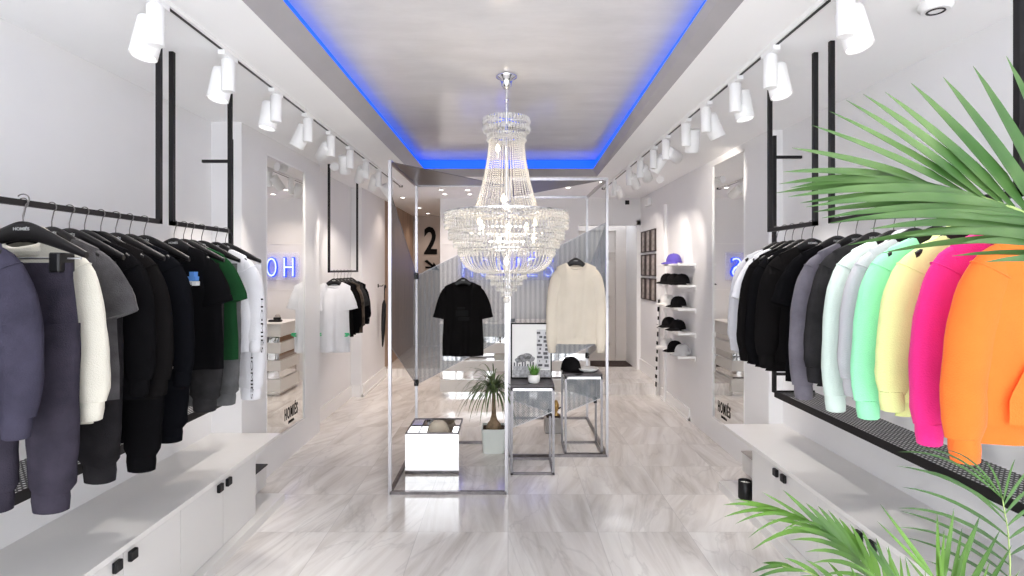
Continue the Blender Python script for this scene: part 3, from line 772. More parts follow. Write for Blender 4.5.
def pants(name,label,group,x,y,ztop,cm,L=.88,W=.165,rz=0,cuffed=True,legw=.088,cat='trousers'):
    ph=rnd(0,6.28); r=thing(name,label,cat,(x,y,ztop-L),group,rz)
    def fin(mb): mb.v=[(p[0],p[1],p[2]+L) for p in mb.v]; return mb
    def fb(a,b):
        A=2*PI*a; w=W*(.93+.10*min(1,b*1.4)); f=.008*math.sin(math.cos(A)*11+ph)*b
        return (w*math.cos(A),.042*math.sin(A)*(.55+.45*b)+f,-.045-.245*b)
    mb=MB(); mb.grid(fb,44,10); fin(mb).build('hip',cm,r)
    def fw(a,b):
        A=2*PI*a; g=1+.012*math.sin(A*26); return (W*.92*math.cos(A)*g,.027*math.sin(A)*g,-.05*b)
    mb=MB(); mb.grid(fw,80,4); fin(mb).build('waistband',cm,r)
    for s in (-1,1):
        path=bez((s*W*.50,0,-.19),(s*W*.60,rnd(-.012,.012),-.5),(s*W*.53,rnd(-.01,.01),-L+.06),18)
        rx=[legw*(1.02-.22*(i/18)) for i in range(19)]; rx[-1]*=.78; ry=[.046-.006*(i/18) for i in range(19)]; ry[-1]*=.8
        mb=MB(); tube_loft(mb,path,rx,ry,20,.05,ph+s); o=fin(mb).build('leg',cm,r)
        if cuffed:
            e0=path[-1]; mb=MB(); k=rx[-1]
            tube_loft(mb,[e0+V((0,0,.008)),e0+V((0,0,-.02)),e0+V((0,0,-.056)),e0+V((0,0,-.06))],[k*1.0,k*1.03,k*.97,k*.8],[.034,.036,.033,.026],20,.02,ph); fin(mb).build('cuff',cm,o)
    mb=MB()
    for s in (-1,1): mb.tube([(s*.012,-.030,-.03),(s*.022,-.052,-.07),(s*.018,-.054,-.14)],.003,6)
    fin(mb).build('drawstring',cm,r)
    return r

# hangers : z=0 is the rail axis, the neck of the garment hangs at HANG below it
HANG=.106; SLOPE=.46
def hanger_shape(mb, w=.172, drop=.098, th=.013, zt=-.066):
    up=[];lo=[]
    n=16
    for i in range(2*n+1):
        u=(i-n)/n; a=abs(u)
        z=zt-drop*1.16*((a*a+.03)**.5-.173)
        hgt=.044*(1-a)**.9+.020+.008*max(0,a-.8)
        up.append((u*w,z)); lo.append((u*w,z-hgt))
    rings=[]
    for i in range(2*n+1):
        x,zu=up[i]; _,zl=lo[i]; zm=(zu+zl)/2; hh=(zu-zl)/2; a=abs(i-n)/n; t=th*.5*(1+.5*max(0,a-.6))
        bow=.004*a*a
        rings.append([(x,-bow+t*math.cos(q)*(1 if True else 0),zm+hh*math.sin(q)) for q in [2*PI*k/10 for k in range(10)]])
    mb.ring_loft(rings,True,True,True)
def make_hanger(label, group, clip=False):
    r=thing('clothes_hanger',label,'hanger',(0,0,0),group)
    mb=MB(); hanger_shape(mb); mb.build('hanger_body',M['hanger'],r)
    pts=[(.0,0,-.072),(0,0,-.045)]+[(.0165*math.sin(t)-.0,0,.0165*-math.cos(t)*1.0+.0) for t in [0.25+i*(PI*1.35)/12 for i in range(13)]]
    pts=[(0,0,-.075),(0,0,-.05),(.004,0,-.032)]+[(.0165*math.sin(t),0,-.0005-.0165*math.cos(t)) for t in [.5+i*3.6/14 for i in range(15)]]
    MB().tube(pts,.0018,8).build('hook',M['hook'],r)
    lt=MB(); put_text(lt,'HOMIÉS',(0,-.0070,-.096),(1,0,0),(0,0,1),size=.013,extrude=.0004,bold=.0002,sx=.95)
    lt.build('lettering',M['grey_logo'],r)
    if clip:
        b=MB().tube([(-.155,0,-.155),(-.155,0,-.182),(.155,0,-.182),(.155,0,-.155)],.003,8); b.build('clip_bar',M['steel'],r)
        for s in (-1,1): MB().rbox(s*.105-.014,s*.105+.014,-.035,.03,-.225,-.165,.004).build('clip',M['black_plastic'],r)
    return r
M['grey_logo']=mat('grey_logo_print',(.45,.45,.45),.6,var=.05)
M['hook']=mat('dark_steel_hook',(.16,.15,.15),.35,1,.1,30)
M['hanger']=mat('black_hanger_lacquer',(.007,.006,.0065),.4,var=.1,scale=30,spec=.3)
hang0=make_hanger('','clothes hangers'); hangc=make_hanger('','clothes hangers',True)
for k in (hang0,hangc): k.location=(0,-50,0)
_used={'a':False,'c':False}
def hanger(x,y,z,label,group,rz=0,clip=False):
    k=1.0
    if 'pants' in label or 'empty' in label: k=1.16
    elif group==HN or 'steel' in group: k=.80
    o=hanger_at(x,y,z,label,group,rz,clip); o.scale=(k,1,1); return o
HN='hangers on the niche rail'
def hanger_at(x,y,z,label,group,rz=0,clip=False):
    src,key=(hangc,'c') if clip else (hang0,'a')
    if not _used[key]:
        _used[key]=True; src.location=(x,y,z); src.rotation_euler=(0,0,rz); src['label']=label; src['group']=group; return src
    return dup(src,(x,y,z),label,group,rz)

C={}
C['lilac']=cloth('lilac_grey',(.040,.037,.056),washed=.2); C['lilac2']=cloth('faded_purple_grey',(.034,.030,.042),washed=.25)
C['cream']=cloth('ivory',(.60,.575,.50),.04); C['greywash']=cloth('washed_grey',(.060,.057,.060),washed=.35)
C['charcoal']=cloth('charcoal',(.016,.015,.0165),washed=.3); C['black']=cloth('black',(.005,.0048,.0055)); C['black2']=cloth('blue_black',(.0045,.0047,.0062))
C['green']=cloth('bottle_green',(.010,.042,.016)); C['midgrey']=cloth('grey_washed',(.085,.085,.088),washed=.25); C['white']=cloth('white',(.70,.70,.73),.03)
C['orange']=cloth('orange',(.90,.165,.028),.06); C['pink']=cloth('magenta_pink',(.80,.032,.25),.06); C['yellow']=cloth('pale_lemon',(.76,.85,.37),.05)
C['mint']=cloth('mint_green',(.33,.84,.50),.05); C['lightgrey']=cloth('light_grey',(.49,.49,.52),.05); C['palemint']=cloth('very_pale_mint',(.60,.71,.65),.04)
C['gunmetal']=cloth('faded_black',(.026,.025,.026),washed=.3); C['slate']=cloth('slate_lilac',(.14,.13,.155),washed=.2); C['ecru']=cloth('ecru',(.71,.645,.545),.03)
C['camo']=cloth('dark_brown_pattern',(.06,.045,.035),washed=.8); C['softblack']=cloth('soft_black',(.0075,.0068,.007))

HZ=RZ; NT=RZ-HANG      # neck height on the side rails
GL='clothes on the left rail'; GR='clothes on the right rail'; HL='hangers on the left rail'; HR='hangers on the right rail'
def lt(y, dx=0, dz=0): return RLX+dx, y, NT+dz
def mark(root, name, m, fn):
    mb=MB(); fn(mb); o=mb.build(name,m); o.parent=root; o.location=-V(root.location); return o
# left rail ---------------------------------------------------------------
x,y,z=lt(1.50); top('hooded_sweatshirt','lilac-grey hoodie nearest the viewer on the left rail','hoodie',GL,x,y,z,C['lilac'],L=.56,hood=True,rz=.06,pocket=True,sl=.585)
hanger(RLX,y,HZ,'black hanger holding the lilac-grey hoodie at the left edge',HL,.06)
hanger(RLX-.03,1.385,HZ,'empty black hanger with bare shoulder in front of the lilac hoodie',HL,-.12)
x,y,z=lt(1.665,.085,-.09); pants('sweatpants','faded purple-grey sweatpants clipped to a hanger behind the lilac hoodie',GL,x,y,z,C['lilac2'],L=.765,legw=.085)
hanger(RLX+.085,y,HZ,'black hanger with clips holding the purple-grey sweatpants',HL,0,True)
x,y,z=lt(1.76); top('hooded_sweatshirt','ivory hoodie with long sleeve on the left rail','hoodie',GL,x,y,z,C['cream'],L=.62,hood=True,half=.292,pocket=True)
hanger(RLX,y,HZ,'black hanger holding the ivory hoodie',HL)
x,y,z=lt(1.87); top('t_shirt','washed grey short-sleeved shirt between the ivory hoodie and black clothes','t-shirt',GL,x,y,z,C['greywash'],L=.56,sleeve='short',half=.285)
hanger(RLX,y,HZ,'black hanger holding the washed grey t-shirt',HL)
x,y,z=lt(1.945,.015,-.08); pants('sweatpants','charcoal sweatpants hanging below the washed grey t-shirt',GL,x,y,z,C['charcoal'],L=.80)
hanger(RLX,y,HZ,'black hanger holding the charcoal sweatpants',HL)
x,y,z=lt(2.015); top('hooded_sweatshirt','plain black hoodie next to the washed grey shirt','hoodie',GL,x,y,z,C['black'],L=.60,hood=True)
hanger(RLX,y,HZ,'black hanger holding the plain black hoodie',HL)
x,y,z=lt(2.095); g=top('sweatshirt','black sweatshirt with small white embroidered mark','sweatshirt',GL,x,y,z,C['softblack'],L=.62)
def f(mb):
    for (a,b,c,d) in ((-.018,-.010,-.010,.012),(-.008,.002,-.004,.018),(.004,.012,-.012,.008),(-.020,.014,-.018,-.012),(.014,.020,-.004,.004)): mb.box(-1.40+a,-1.40+b,2.095-.052,2.095-.02,1.43+c,1.43+d)
mark(g,'embroidery',M['white_print'],f)
hanger(RLX,y,HZ,'black hanger holding the black sweatshirt with the white mark',HL)
x,y,z=lt(2.175,.02,-.08); pants('sweatpants','long black sweatpants hanging below the black sweatshirt with the white mark',GL,x,y,z,C['black'],L=.84)
hanger(RLX,y,HZ,'black hanger holding the long black sweatpants',HL)
x,y,z=lt(2.255); g=top('track_jacket','black jacket with round white badge low on the sleeve side','jacket',GL,x,y,z,C['black2'],L=.62,zip_=True)
def f(mb):
    mb.lathe([(.017,-.006),(.017,.006)],20); mb.v=[(-1.385+p[0],2.255-.055+p[2],1.20+p[1]) for p in mb.v]
mark(g,'badge',M['white_print'],f)
hanger(RLX,y,HZ,'black hanger holding the black jacket with the round badge',HL)
x,y,z=lt(2.345,.02,-.08); pants('sweatpants','blue-black sweatpants hanging below the jacket with the round badge',GL,x,y,z,C['black2'],L=.78)
hanger(RLX,y,HZ,'black hanger holding the blue-black sweatpants',HL)
x,y,z=lt(2.555); g=top('t_shirt','black t-shirt with small blue and white print','t-shirt',GL,x,y,z,C['black'],L=.58,sleeve='short',half=.262)
def f(mb):
    for (a,b,c,d) in ((-.030,.016,.0,.020),(-.012,.010,.018,.042)): mb.box(-1.462+a,-1.462+b,2.555-.058,2.555-.02,1.545+c,1.545+d)
mark(g,'blue_print',mat('blue_print',(.10,.28,.70),.7),f)
def f(mb):
    for (a,b,c,d) in ((-.034,-.012,-.018,.0),(.0,.020,-.022,-.002)): mb.box(-1.462+a,-1.462+b,2.555-.058,2.555-.02,1.545+c,1.545+d)
mark(g,'white_print',M['white_print'],f)
hanger(RLX,y,HZ,'black hanger holding the black t-shirt with blue print',HL)
x,y,z=lt(2.63,.02,-.08); pants('sweatpants','dark charcoal sweatpants beside the bottle green t-shirt',GL,x,y,z,C['gunmetal'],L=.72)
hanger(RLX,y,HZ,'black hanger holding the dark charcoal sweatpants by the green t-shirt',HL)
x,y,z=lt(2.695); top('t_shirt','bottle green t-shirt on the left rail','t-shirt',GL,x,y,z,C['green'],L=.56,sleeve='short',half=.262)
hanger(RLX,y,HZ,'black hanger holding the bottle green t-shirt',HL)
x,y,z=lt(2.785,.03,-.08); pants('sweatpants','mid grey sweatpants hanging below the bottle green t-shirt',GL,x,y,z,C['midgrey'],L=.73)
hanger(RLX,y,HZ,'black hanger holding the mid grey sweatpants',HL)
x,y,z=lt(2.92); g=top('long_sleeved_shirt','white long-sleeved shirt with black letters down the sleeve','shirt',GL,x,y,z,C['white'],L=.56,sl=.56)
mb=MB(); put_text(mb,'HOMIÉS',(0,0,0),(0,0,-1),(1,0,0),size=.05,extrude=.002,bold=.0,sx=1.3)
def f(m2): m2.v=[(-1.315+p[0]*.35,2.92-.047,1.30+p[2]*1.3) for p in mb.v]; m2.f=list(mb.f); m2.sm=list(mb.sm)
mark(g,'sleeve_lettering',M['ink'],f)
hanger(RLX,y,HZ,'black hanger holding the white long-sleeved shirt',HL)
x,y,z=lt(3.02,.05,-.08); g=pants('sweatpants','white sweatpants with black letters down the leg',GL,x,y,z,C['white'],L=.76)
mb2=MB(); put_text(mb2,'HOMIÉS',(0,0,0),(0,0,-1),(1,0,0),size=.05,extrude=.002,bold=.0,sx=1.2)
def f(m2): m2.v=[(-1.415+p[0]*.35,3.02-.050,1.02+p[2]*1.3) for p in mb2.v]; m2.f=list(mb2.f); m2.sm=list(mb2.sm)
mark(g,'leg_lettering',M['ink'],f)
hanger(RLX,y,HZ,'black hanger holding the white lettered sweatpants',HL)
# right rail ---------------------------------------------------------------
def rt_(y,dx=0,dz=0): return RRX+dx,y,NT+dz
right=[('hooded_sweatshirt','bright orange hoodie nearest the viewer on the right rail','hoodie',1.40,'orange',dict(L=.565,hood=True,pocket=True,half=.305,W=.245,sl=.61)),
 ('sweatshirt','magenta pink sweatshirt next to the orange hoodie','sweatshirt',1.575,'pink',dict(L=.56,half=.295,sl=.62)),
 ('hooded_sweatshirt','pale lemon hoodie between the pink and mint clothes','hoodie',1.70,'yellow',dict(L=.58,hood=True,half=.292)),
 ('sweatshirt','mint green sweatshirt next to the lemon hoodie','sweatshirt',1.825,'mint',dict(L=.58,half=.292,sl=.615)),
 ('hooded_sweatshirt','light grey hoodie behind the mint green sweatshirt','hoodie',1.925,'lightgrey',dict(L=.58,hood=True,half=.285)),
 ('sweatshirt','very pale mint sweatshirt next to the light grey hoodie','sweatshirt',2.03,'palemint',dict(L=.58,half=.292,sl=.64)),
 ('sweatshirt','faded black sweatshirt between pale mint and slate sweatshirts','sweatshirt',2.14,'gunmetal',dict(L=.58)),
 ('sweatshirt','slate lilac-grey sweatshirt at the front of the black shirts','sweatshirt',2.25,'slate',dict(L=.58,half=.292,sl=.65)),
 ('t_shirt','black t-shirt directly behind the slate sweatshirt','t-shirt',2.375,'black',dict(L=.60,sleeve='short')),
 ('long_sleeved_shirt','black long-sleeved shirt, second behind the slate sweatshirt','shirt',2.575,'softblack',dict(L=.60)),
 ('sweatshirt','black sweatshirt, third behind the slate sweatshirt','sweatshirt',2.665,'black',dict(L=.60)),
 ('sweatshirt','black sweatshirt directly in front of the white t-shirt','sweatshirt',2.755,'softblack',dict(L=.60)),
 ('t_shirt','white t-shirt behind the black shirts on the right rail','t-shirt',2.83,'white',dict(L=.58,sleeve='short',half=.265)),
 ('long_sleeved_shirt','light grey shirt last on the right rail beside the mirror','shirt',2.915,'lightgrey',dict(L=.57,half=.275))]
for n,l,c,y,k,kw in right:
    x,yy,z=rt_(y,-.022 if k=='orange' else 0); top(n,l,c,GR,x,yy,z,C[k],rz=rnd(-.05,.05),**kw)
    hanger(x,yy,HZ,'black hanger holding the '+l.split(' next')[0].split(' nearest')[0].split(' between')[0].split(' at the')[0]+('' if 'black' not in l or 'faded' in l else ''),HR)
g=[o for o in COL.objects if o.name.startswith('hooded_sweatshirt') and 'orange' in o.get('label','')][0]
mb=MB(); put_text(mb,'HOMIÉS',(1.60,1.40-.068,1.475),(1,0,-.05),(.05,0,1),size=.035,extrude=.006,bold=.001)
def f(m2): m2.v=mb.v; m2.f=mb.f; m2.sm=mb.sm
mark(g,'chest_lettering',mat('dark_orange_print',(.35,.07,.01),.7),f)
# left niche ---------------------------------------------------------------
NX=-1.74; NZ=1.575; GN='clothes on the niche rail'; HN='hangers on the niche rail'
niche=[('t_shirt','white t-shirt with small green print facing out in the left niche','t-shirt',5.40,'white',dict(L=.70,sleeve='short',W=.160,half=.205)),
 ('t_shirt','black t-shirt directly behind the white niche t-shirt','t-shirt',5.51,'softblack',dict(L=.56,sleeve='short',W=.165,half=.215)),
 ('sweatshirt','black sweatshirt, second behind the white niche t-shirt','sweatshirt',5.62,'black',dict(L=.56,W=.165,half=.21)),
 ('sweatshirt','dark brown patterned sweatshirt in the left niche','sweatshirt',5.74,'camo',dict(L=.56,W=.165,half=.21)),
 ('t_shirt','charcoal t-shirt behind the brown patterned sweatshirt in the niche','t-shirt',5.86,'gunmetal',dict(L=.56,sleeve='short',W=.165,half=.215)),
 ('long_sleeved_shirt','black shirt last on the niche rail','shirt',5.98,'black2',dict(L=.5,W=.165,half=.21))]
for n,l,c,y,k,kw in niche:
    g=top(n,l,c,GN,NX,y,NZ-HANG,C[k],**kw)
    hanger(NX,y,NZ,'black hanger holding the '+l.split(' facing')[0].split(' directly')[0].replace(', second behind the white niche t-shirt',' second')+(' in the left niche' if 'niche' not in l.split(' facing')[0].split(' directly')[0] else ''),HN)
    if y==5.40:
        def f(mb):
            for (a,b,cc,d) in ((-.02,.02,.004,.016),(-.012,.028,-.008,.002),(-.022,.006,-.020,-.010)): mb.box(-1.595+a,-1.595+b,5.40-.062,5.40-.04,.95+cc,.95+d)
        mark(g,'green_print',mat('green_print',(.05,.45,.2),.7),f)
        def f(mb):
            for (a,b,cc,d) in ((-.02,.018,.004,.016),(-.010,.02,-.012,-.002)): mb.box(-1.87+a,-1.87+b,5.40-.062,5.40-.04,.95+cc,.95+d)
        mark(g,'green_print',[m_ for m_ in bpy.data.materials if m_.name.startswith('green_print')][0],f)
# dark trousers on a wall hook behind the display frame
hk=thing('wall_hook','small black wall hook holding a folded umbrella on the far left wall','hook',(-1.83,7.6,1.36))
MB().rbox(0,.008,-.02,.02,-.02,.03,.003).tube([(.006,0,0),(.06,0,0),(.075,0,.02)],.005,8).build('hook',M['black_metal'],hk)
um=thing('umbrella','folded black umbrella hanging on the far left wall behind the mesh panel','umbrella',(-1.765,7.6,.50))
MB().lathe([(.004,0),(.012,.03),(.03,.25),(.034,.45),(.030,.60),(.012,.66)],14).build('canopy',M['black_plastic'],um)
MB().tube([(0,0,.64),(0,0,.82)],.006,8).build('shaft',M['black_metal'],um)
MB().tube([(0,0,.80),(0,0,.845),(0,.018,.868),(0,.04,.872),(0,.058,.855),(0,.06,.83)],.009,8).build('crook_handle',M['black_plastic'],um)
um.rotation_euler=(0,.035,0)
# the two display garments
g=top('t_shirt','black t-shirt displayed on a hanger in the left steel frame','t-shirt','display clothes',-.405,4.86,1.485,C['softblack'],L=.665,sleeve='short',W=.185,Wh=.185,half=.245,dep=.05,ssl=.33)
def f(mb):
    for (a,b,c,d) in ((-.06,.05,-.02,.03),(-.04,.06,-.06,-.03),(-.05,.02,.04,.06)): mb.box(-.405+a,-.405+b,4.86-.058,4.86-.05,1.20+c,1.20+d)
mark(g,'chest_print',M['ink'],f)
hanger(-.405,4.86,1.485+HANG,'black hanger holding the displayed black t-shirt','hangers on the steel frames')
top('sweatshirt','ecru sweatshirt displayed on a hanger in the right steel frame','sweatshirt','display clothes',.565,4.47,1.655,C['ecru'],L=.68,W=.19,Wh=.185,half=.25,dep=.05,sl=.75)
hanger(.56,4.47,1.655+HANG,'black hanger holding the displayed ecru sweatshirt','hangers on the steel frames')
# ------------------------------------------------------------------ steel display frames with mesh panels
M['stand_steel']=mat('grey_stand_steel',(.26,.25,.26),.3,1,.1,30)
def square_frame(name,label,x0,x1,y0,y1,h,panels,clips,top_poly,open_front=False):
    r=thing(name,label,'display frame',(x0,y0,0),'steel display frames')
    w=x1-x0; d=y1-y0; t=.022
    for (x,y) in ((0,0),(w,0),(0,d),(w,d)): MB().bar((x,y,0),(x,y,h),t).build('post',M['steel'],r)
    for z,nm in ((t/2,'base_bar'),(h,'top_bar')):
        for a,b in (((0,0),(w,0)) if not (open_front and nm=='top_bar') else ((0,0),(.001,0)),((0,d),(w,d)),((0,0),(0,d)),((w,0),(w,d))):
            MB().bar((a[0],a[1],z),(b[0],b[1],z),t).build(nm,M['raw_steel'] if nm=='base_bar' else M['steel'],r)
    for poly in panels:
        p=[V((q[0]-x0,q[1]-y0,q[2])) for q in poly]; nrm=(p[1]-p[0]).cross(p[2]-p[0]).normalized()
        o=MB().add(p,[tuple(range(len(p)))]).build('mesh_panel',M['mesh'],r)
        e=MB()
        for a,b in zip(p,p[1:]+p[:1]): e.bar(a,b,.005)
        e.build('edge_wire',M['stand_steel'],o)
    if top_poly:
        p=[V((q[0]-x0,q[1]-y0,h)) for q in top_poly]
        MB().prism(p,(0,0,-.004)).build('top_panel',M['dark_panel'],r)
    for c in clips:
        q=V((c[0]-x0,c[1]-y0,c[2])); MB().rbox(q.x-.02,q.x+.02,q.y-.012,q.y+.012,q.z-.03,q.z+.03,.004).build('corner_clip',M['black_plastic'],r)
    return r
M['dark_panel']=mat('shade_toned_mesh_sheet',(.13,.12,.13),.35,.4,.08,6)  # steel mesh top; the shade on its underside is painted as dark colour
AX0,AX1,AY0,AY1=-.839,0.,3.84,4.95
BX0,BX1,BY0,BY1=0.0,.843,4.60,5.76
HF=2.365
fA=square_frame('garment_rack','steel display frame on the left with the black t-shirt',AX0,AX1-.012,AY0,AY1,HF,
  [[(AX0,AY0,2.155),(AX0,AY1,1.536),(AX0,AY1,.54),(AX0,AY0,1.06)],
   [(AX0,AY1,1.536),(AX1-.012,AY1,1.95),(AX1-.012,AY1,.98),(AX0,AY1,.54)]],
  [(AX0,AY1-.01,1.536),(AX0,AY1-.01,.56)],[(AX0,AY0),(AX1-.012,AY1),(AX0,AY1)],True)
fB=square_frame('garment_rack','steel display frame on the right with the ecru sweatshirt',BX0+.012,BX1,BY0,BY1,HF,
  [[(BX0+.012,BY0,1.58),(BX1,BY0,2.0),(BX1,BY0,1.0),(BX0+.012,BY0,.66)],
   [(BX1,BY0,2.0),(BX1,BY1,1.55),(BX1,BY1,.66),(BX1,BY0,1.0)]],
  [(BX1,BY1-.015,.68)],[(BX0+.012,BY0),(BX1,BY0),(BX0+.012,BY1)])

# ------------------------------------------------------------------ small steel stands with slate tops
def stand(label,x0,x1,y0,y1,h):
    r=thing('display_stand',label,'display stand',((x0+x1)/2,(y0+y1)/2,0),'small steel display stands')
    w=(x1-x0)/2; d=(y1-y0)/2; t=.018
    for sx in (-1,1):
        for sy in (-1,1): MB().bar((sx*(w-t/2),sy*(d-t/2),0),(sx*(w-t/2),sy*(d-t/2),h-.028),t).build('leg',M['stand_steel'],r)
    for sy in (-1,1):
        MB().bar((-w,sy*(d-t/2),t/2),(w,sy*(d-t/2),t/2),t).build('foot_bar',M['raw_steel'],r); MB().bar((-w,sy*(d-t/2),h-.036),(w,sy*(d-t/2),h-.036),t).build('top_bar',M['chrome'],r)
    for sx in (-1,1):
        MB().bar((sx*(w-t/2),-d,t/2),(sx*(w-t/2),d,t/2),t).build('foot_bar',M['raw_steel'],r); MB().bar((sx*(w-t/2),-d,h-.036),(sx*(w-t/2),d,h-.036),t).build('top_bar',M['steel'],r)
    MB().rbox(-w,w,-d+.012,d,h-.026,h,.003).build('slate_top',M['dark_stone'],r)
    for poly in ([(-w+t,-d+.004,h-.045),(w-t,-d+.004,h-.045),(w-t,-d+.004,h-.21),(-w+t,-d+.004,h-.33)],
                 [(w-.004,-d+t,h-.045),(w-.004,d-t,h-.045),(w-.004,d-t,h-.30),(w-.004,-d+t,h-.21)],
                 [(-w+t,d-.006,h-.045),(w-t,d-.006,h-.045),(w-t,d-.006,h-.30),(-w+t,d-.006,h-.20)]):
        o=MB().add(poly,[(0,1,2,3)]).build('mesh_panel',M['mesh'],r)
        e=MB()
        for a,b in zip(poly,poly[1:]+poly[:1]): e.bar(a,b,.005)
        e.build('edge_wire',M['steel'],o)
    MB().rbox(w-.03,w,d-.03,d-.004,h-.33,h-.27,.003).build('corner_clip',M['black_plastic'],r)
    return r
stand('steel stand with slate top holding the picture and small plant',.02,.362,4.19,4.535,.70)
stand('steel stand with slate top holding the black cap',.487,.815,4.64,4.97,.70)

# picture leaning on the left stand
pc=thing('framed_picture','black framed black-and-white picture of a tower and tree on the left stand','picture',(.192,4.44,.70))
W2,H2=.168,.455
f=MB()
for (a,b,c,d_) in ((-W2,-W2+.010,0,H2),(W2-.010,W2,0,H2),(-W2,W2,0,.010),(-W2,W2,H2-.010,H2)): f.rbox(a,b,-.009,.009,c,d_,.001)
f.build('frame',M['ink'],pc)
MB().box(-W2+.009,W2-.009,-.002,.004,.009,H2-.009).build('print',M['sky_print'] if 'sky_print' in M else M['paper'],pc)
a=MB()
def tower(mb,x0,x1,z0,z1,y=-.0035): mb.box(x0,x1,y,-.002,z0,z1)
tower(a,.045,.150,.08,.40); o=a.build('tower_image',mat('print_pale_grey',(.60,.60,.62),.7,var=.15,scale=30),pc)
a=MB()
for k in range(9): tower(a,.056+.012*math.sin(k*2.1),.082+.010*math.sin(k*3.7+1),.10+k*.033,.118+k*.033,-.0045)
for k in range(9): tower(a,.108+.010*math.sin(k*1.7),.136+.008*math.sin(k*2.9+1),.095+k*.033,.116+k*.033,-.0045)
a.build('window_image',mat('print_dark_grey',(.10,.10,.11),.7,var=.3,scale=60),pc)
a=MB()
for (cx,cz,rr) in ((-.07,.165,.045),(-.035,.180,.04),(-.005,.160,.035),(-.105,.150,.03)):
    a.prism([(cx+rr*math.cos(q)*(1+.1*math.sin(5*q)),-.0035,cz+rr*.7*math.sin(q)) for q in [2*PI*k/16 for k in range(16)]],(0,.0015,0))
tower(a,-.055,-.045,.10,.15)
a.build('tree_image',mat('print_mid_grey',(.30,.30,.31),.7,var=.45,scale=70),pc)
a=MB(); tower(a,-.155,.155,.012,.07); tower(a,-.15,-.02,.07,.10)
a.build('ground_image',mat('print_light_grey',(.42,.42,.44),.7,var=.4,scale=50),pc)
a=MB(); 
for k in range(8): tower(a,-.145+k*.022,-.133+k*.022,.10,.13+.012*math.sin(k*2.2),-.004)
a.build('fence_image',mat('print_charcoal',(.14,.14,.15),.7,var=.3,scale=60),pc)
pc.rotation_euler=(-.06,0,0)

# small plant on the stand
sp_=thing('potted_plant','small green plant in a white pot in front of the picture','plant',(.205,4.28,.70))
MB().lathe([(.036,0),(.044,.006),(.048,.03),(.048,.066),(.044,.066),(.042,.055)],24,cap1=False).build('pot',M['pot_white'],sp_)
MB().lathe([(.043,.054),(.001,.058)],20,cap0=False,cap1=False).build('soil',M['soil'],sp_)
mb=MB()
for k in range(70):
    a=rnd(0,2*PI); t=rnd(.1,1)**.7; hgt=.045+.05*rnd(.5,1); b=V((.028*rnd(0,1)*math.cos(a),.028*rnd(0,1)*math.sin(a),.056)); e=b+V((.052*t*math.cos(a),.052*t*math.sin(a),hgt*(1.15-.5*t)))
    c=(b+e)/2+V((0,0,.018)); s_=V((-math.sin(a),math.cos(a),0))*.004; pts=bez(b,c,e,4)
    vs=[]
    for i,p in enumerate(pts):
        w=[.5,1,.95,.7,.08][i]; vs+= [p-s_*w,p+s_*w]
    mb.add(vs,[(2*i,2*i+1,2*i+3,2*i+2) for i in range(4)],True)
mb.build('foliage',M['grass'],sp_)

# caps -------------------------------------------------------------------
def cap_meshes():
    crown=MB()
    def fc(a,b):
        A=2*PI*a; T=b*PI/2; rx=.085; ry=.098
        q=1-.10*max(0,-math.sin(A))*0
        return (rx*math.cos(A)*math.cos(T)**.75,ry*math.sin(A)*math.cos(T)**.75,.115*math.sin(T)**.95)
    crown.grid(fc,32,10)
    brim=MB(); n=16
    for z,flip in ((0,0),(-.004,1)):
        def fb(a,b,z=z):
            A=PI+ (a)*PI; r0=.0; rx=.084+.012*b; ry=.096+.075*b
            return (rx*math.cos(A),ry*math.sin(A)*(1 if True else 1)*1.0,.008+z-.018*b*b+.016*abs(math.sin(A))**1*0-.014*b*math.cos(A)**2)
        brim.grid(fb,n,5)
    seams=MB()
    for k in range(3):
        A=PI*k/3
        pts=[(.0855*math.cos(A)*math.cos(t)**.75 if abs(t)<PI/2-.01 else 0,.0985*math.sin(A)*math.cos(t)**.75 if abs(t)<PI/2-.01 else 0,.1155*abs(math.sin(t))**.95) for t in [(.02+.98*i/10)*PI/2 for i in range(11)]]
        pts2=[(-p[0],-p[1],p[2]) for p in pts[::-1]]
        seams.tube(pts+pts2[1:],.0012,5)
    btn=MB().sphere((0,0,.116),.007,10,6,.6)
    band=MB()
    band.lathe([(.087,0),(.0875,.012),(.086,.013)],32,cap0=False,cap1=False); band.v=[(p[0],p[1]*1.145,p[2]) for p in band.v]
    return crown,brim,seams,btn,band
_c=cap_meshes(); _capd={}
def cap(label,loc,rz,cm,group,trim=None):
    r=thing('baseball_cap',label,'cap',loc,group,rz)
    for n,mb in zip(('crown','brim','seam','button','sweatband'),_c):
        key=(n,cm.name)
        if key not in _capd:
            o=mb.build(n,(trim if trim and n in('button','seam') else cm),r); _capd[key]=o.data
        else:
            o=bpy.data.objects.new(n,_capd[key]); COL.objects.link(o); o.parent=r
    return r
C['capblack']=cloth('cap_black',(.012,.011,.012)); C['cappurple']=cloth('cap_purple',(.10,.075,.36)); C['capwhite']=cloth('cap_white',(.80,.79,.78)); C['capgrey']=cloth('cap_grey',(.5,.5,.51)); C['capbeige']=cloth('cap_beige',(.62,.55,.45))
cap('black cap on the slate-topped stand beside the white dish',(.56,4.80,.704),.5,C['capblack'],None)
cap('beige cap lying on the polished metal box',(-.55,4.25,.292),2.6,C['capbeige'],None)
r=thing('dish','flat white oval dish on the stand beside the black cap','dish',(.705,4.76,.70))
mb=MB().lathe([(.05,0),(.08,.010),(.095,.028),(.092,.031),(.072,.016),(.001,.012)],32); mb.v=[(p[0],p[1]*.9,p[2]) for p in mb.v]; mb.build('plate',M['paper'],r)
mb=MB()
for k in range(7): mb.rbox(-.055+.017*k,-.044+.017*k,-.03+.012*math.sin(k*2),.0+.012*math.sin(k*2),.008,.013,.001)
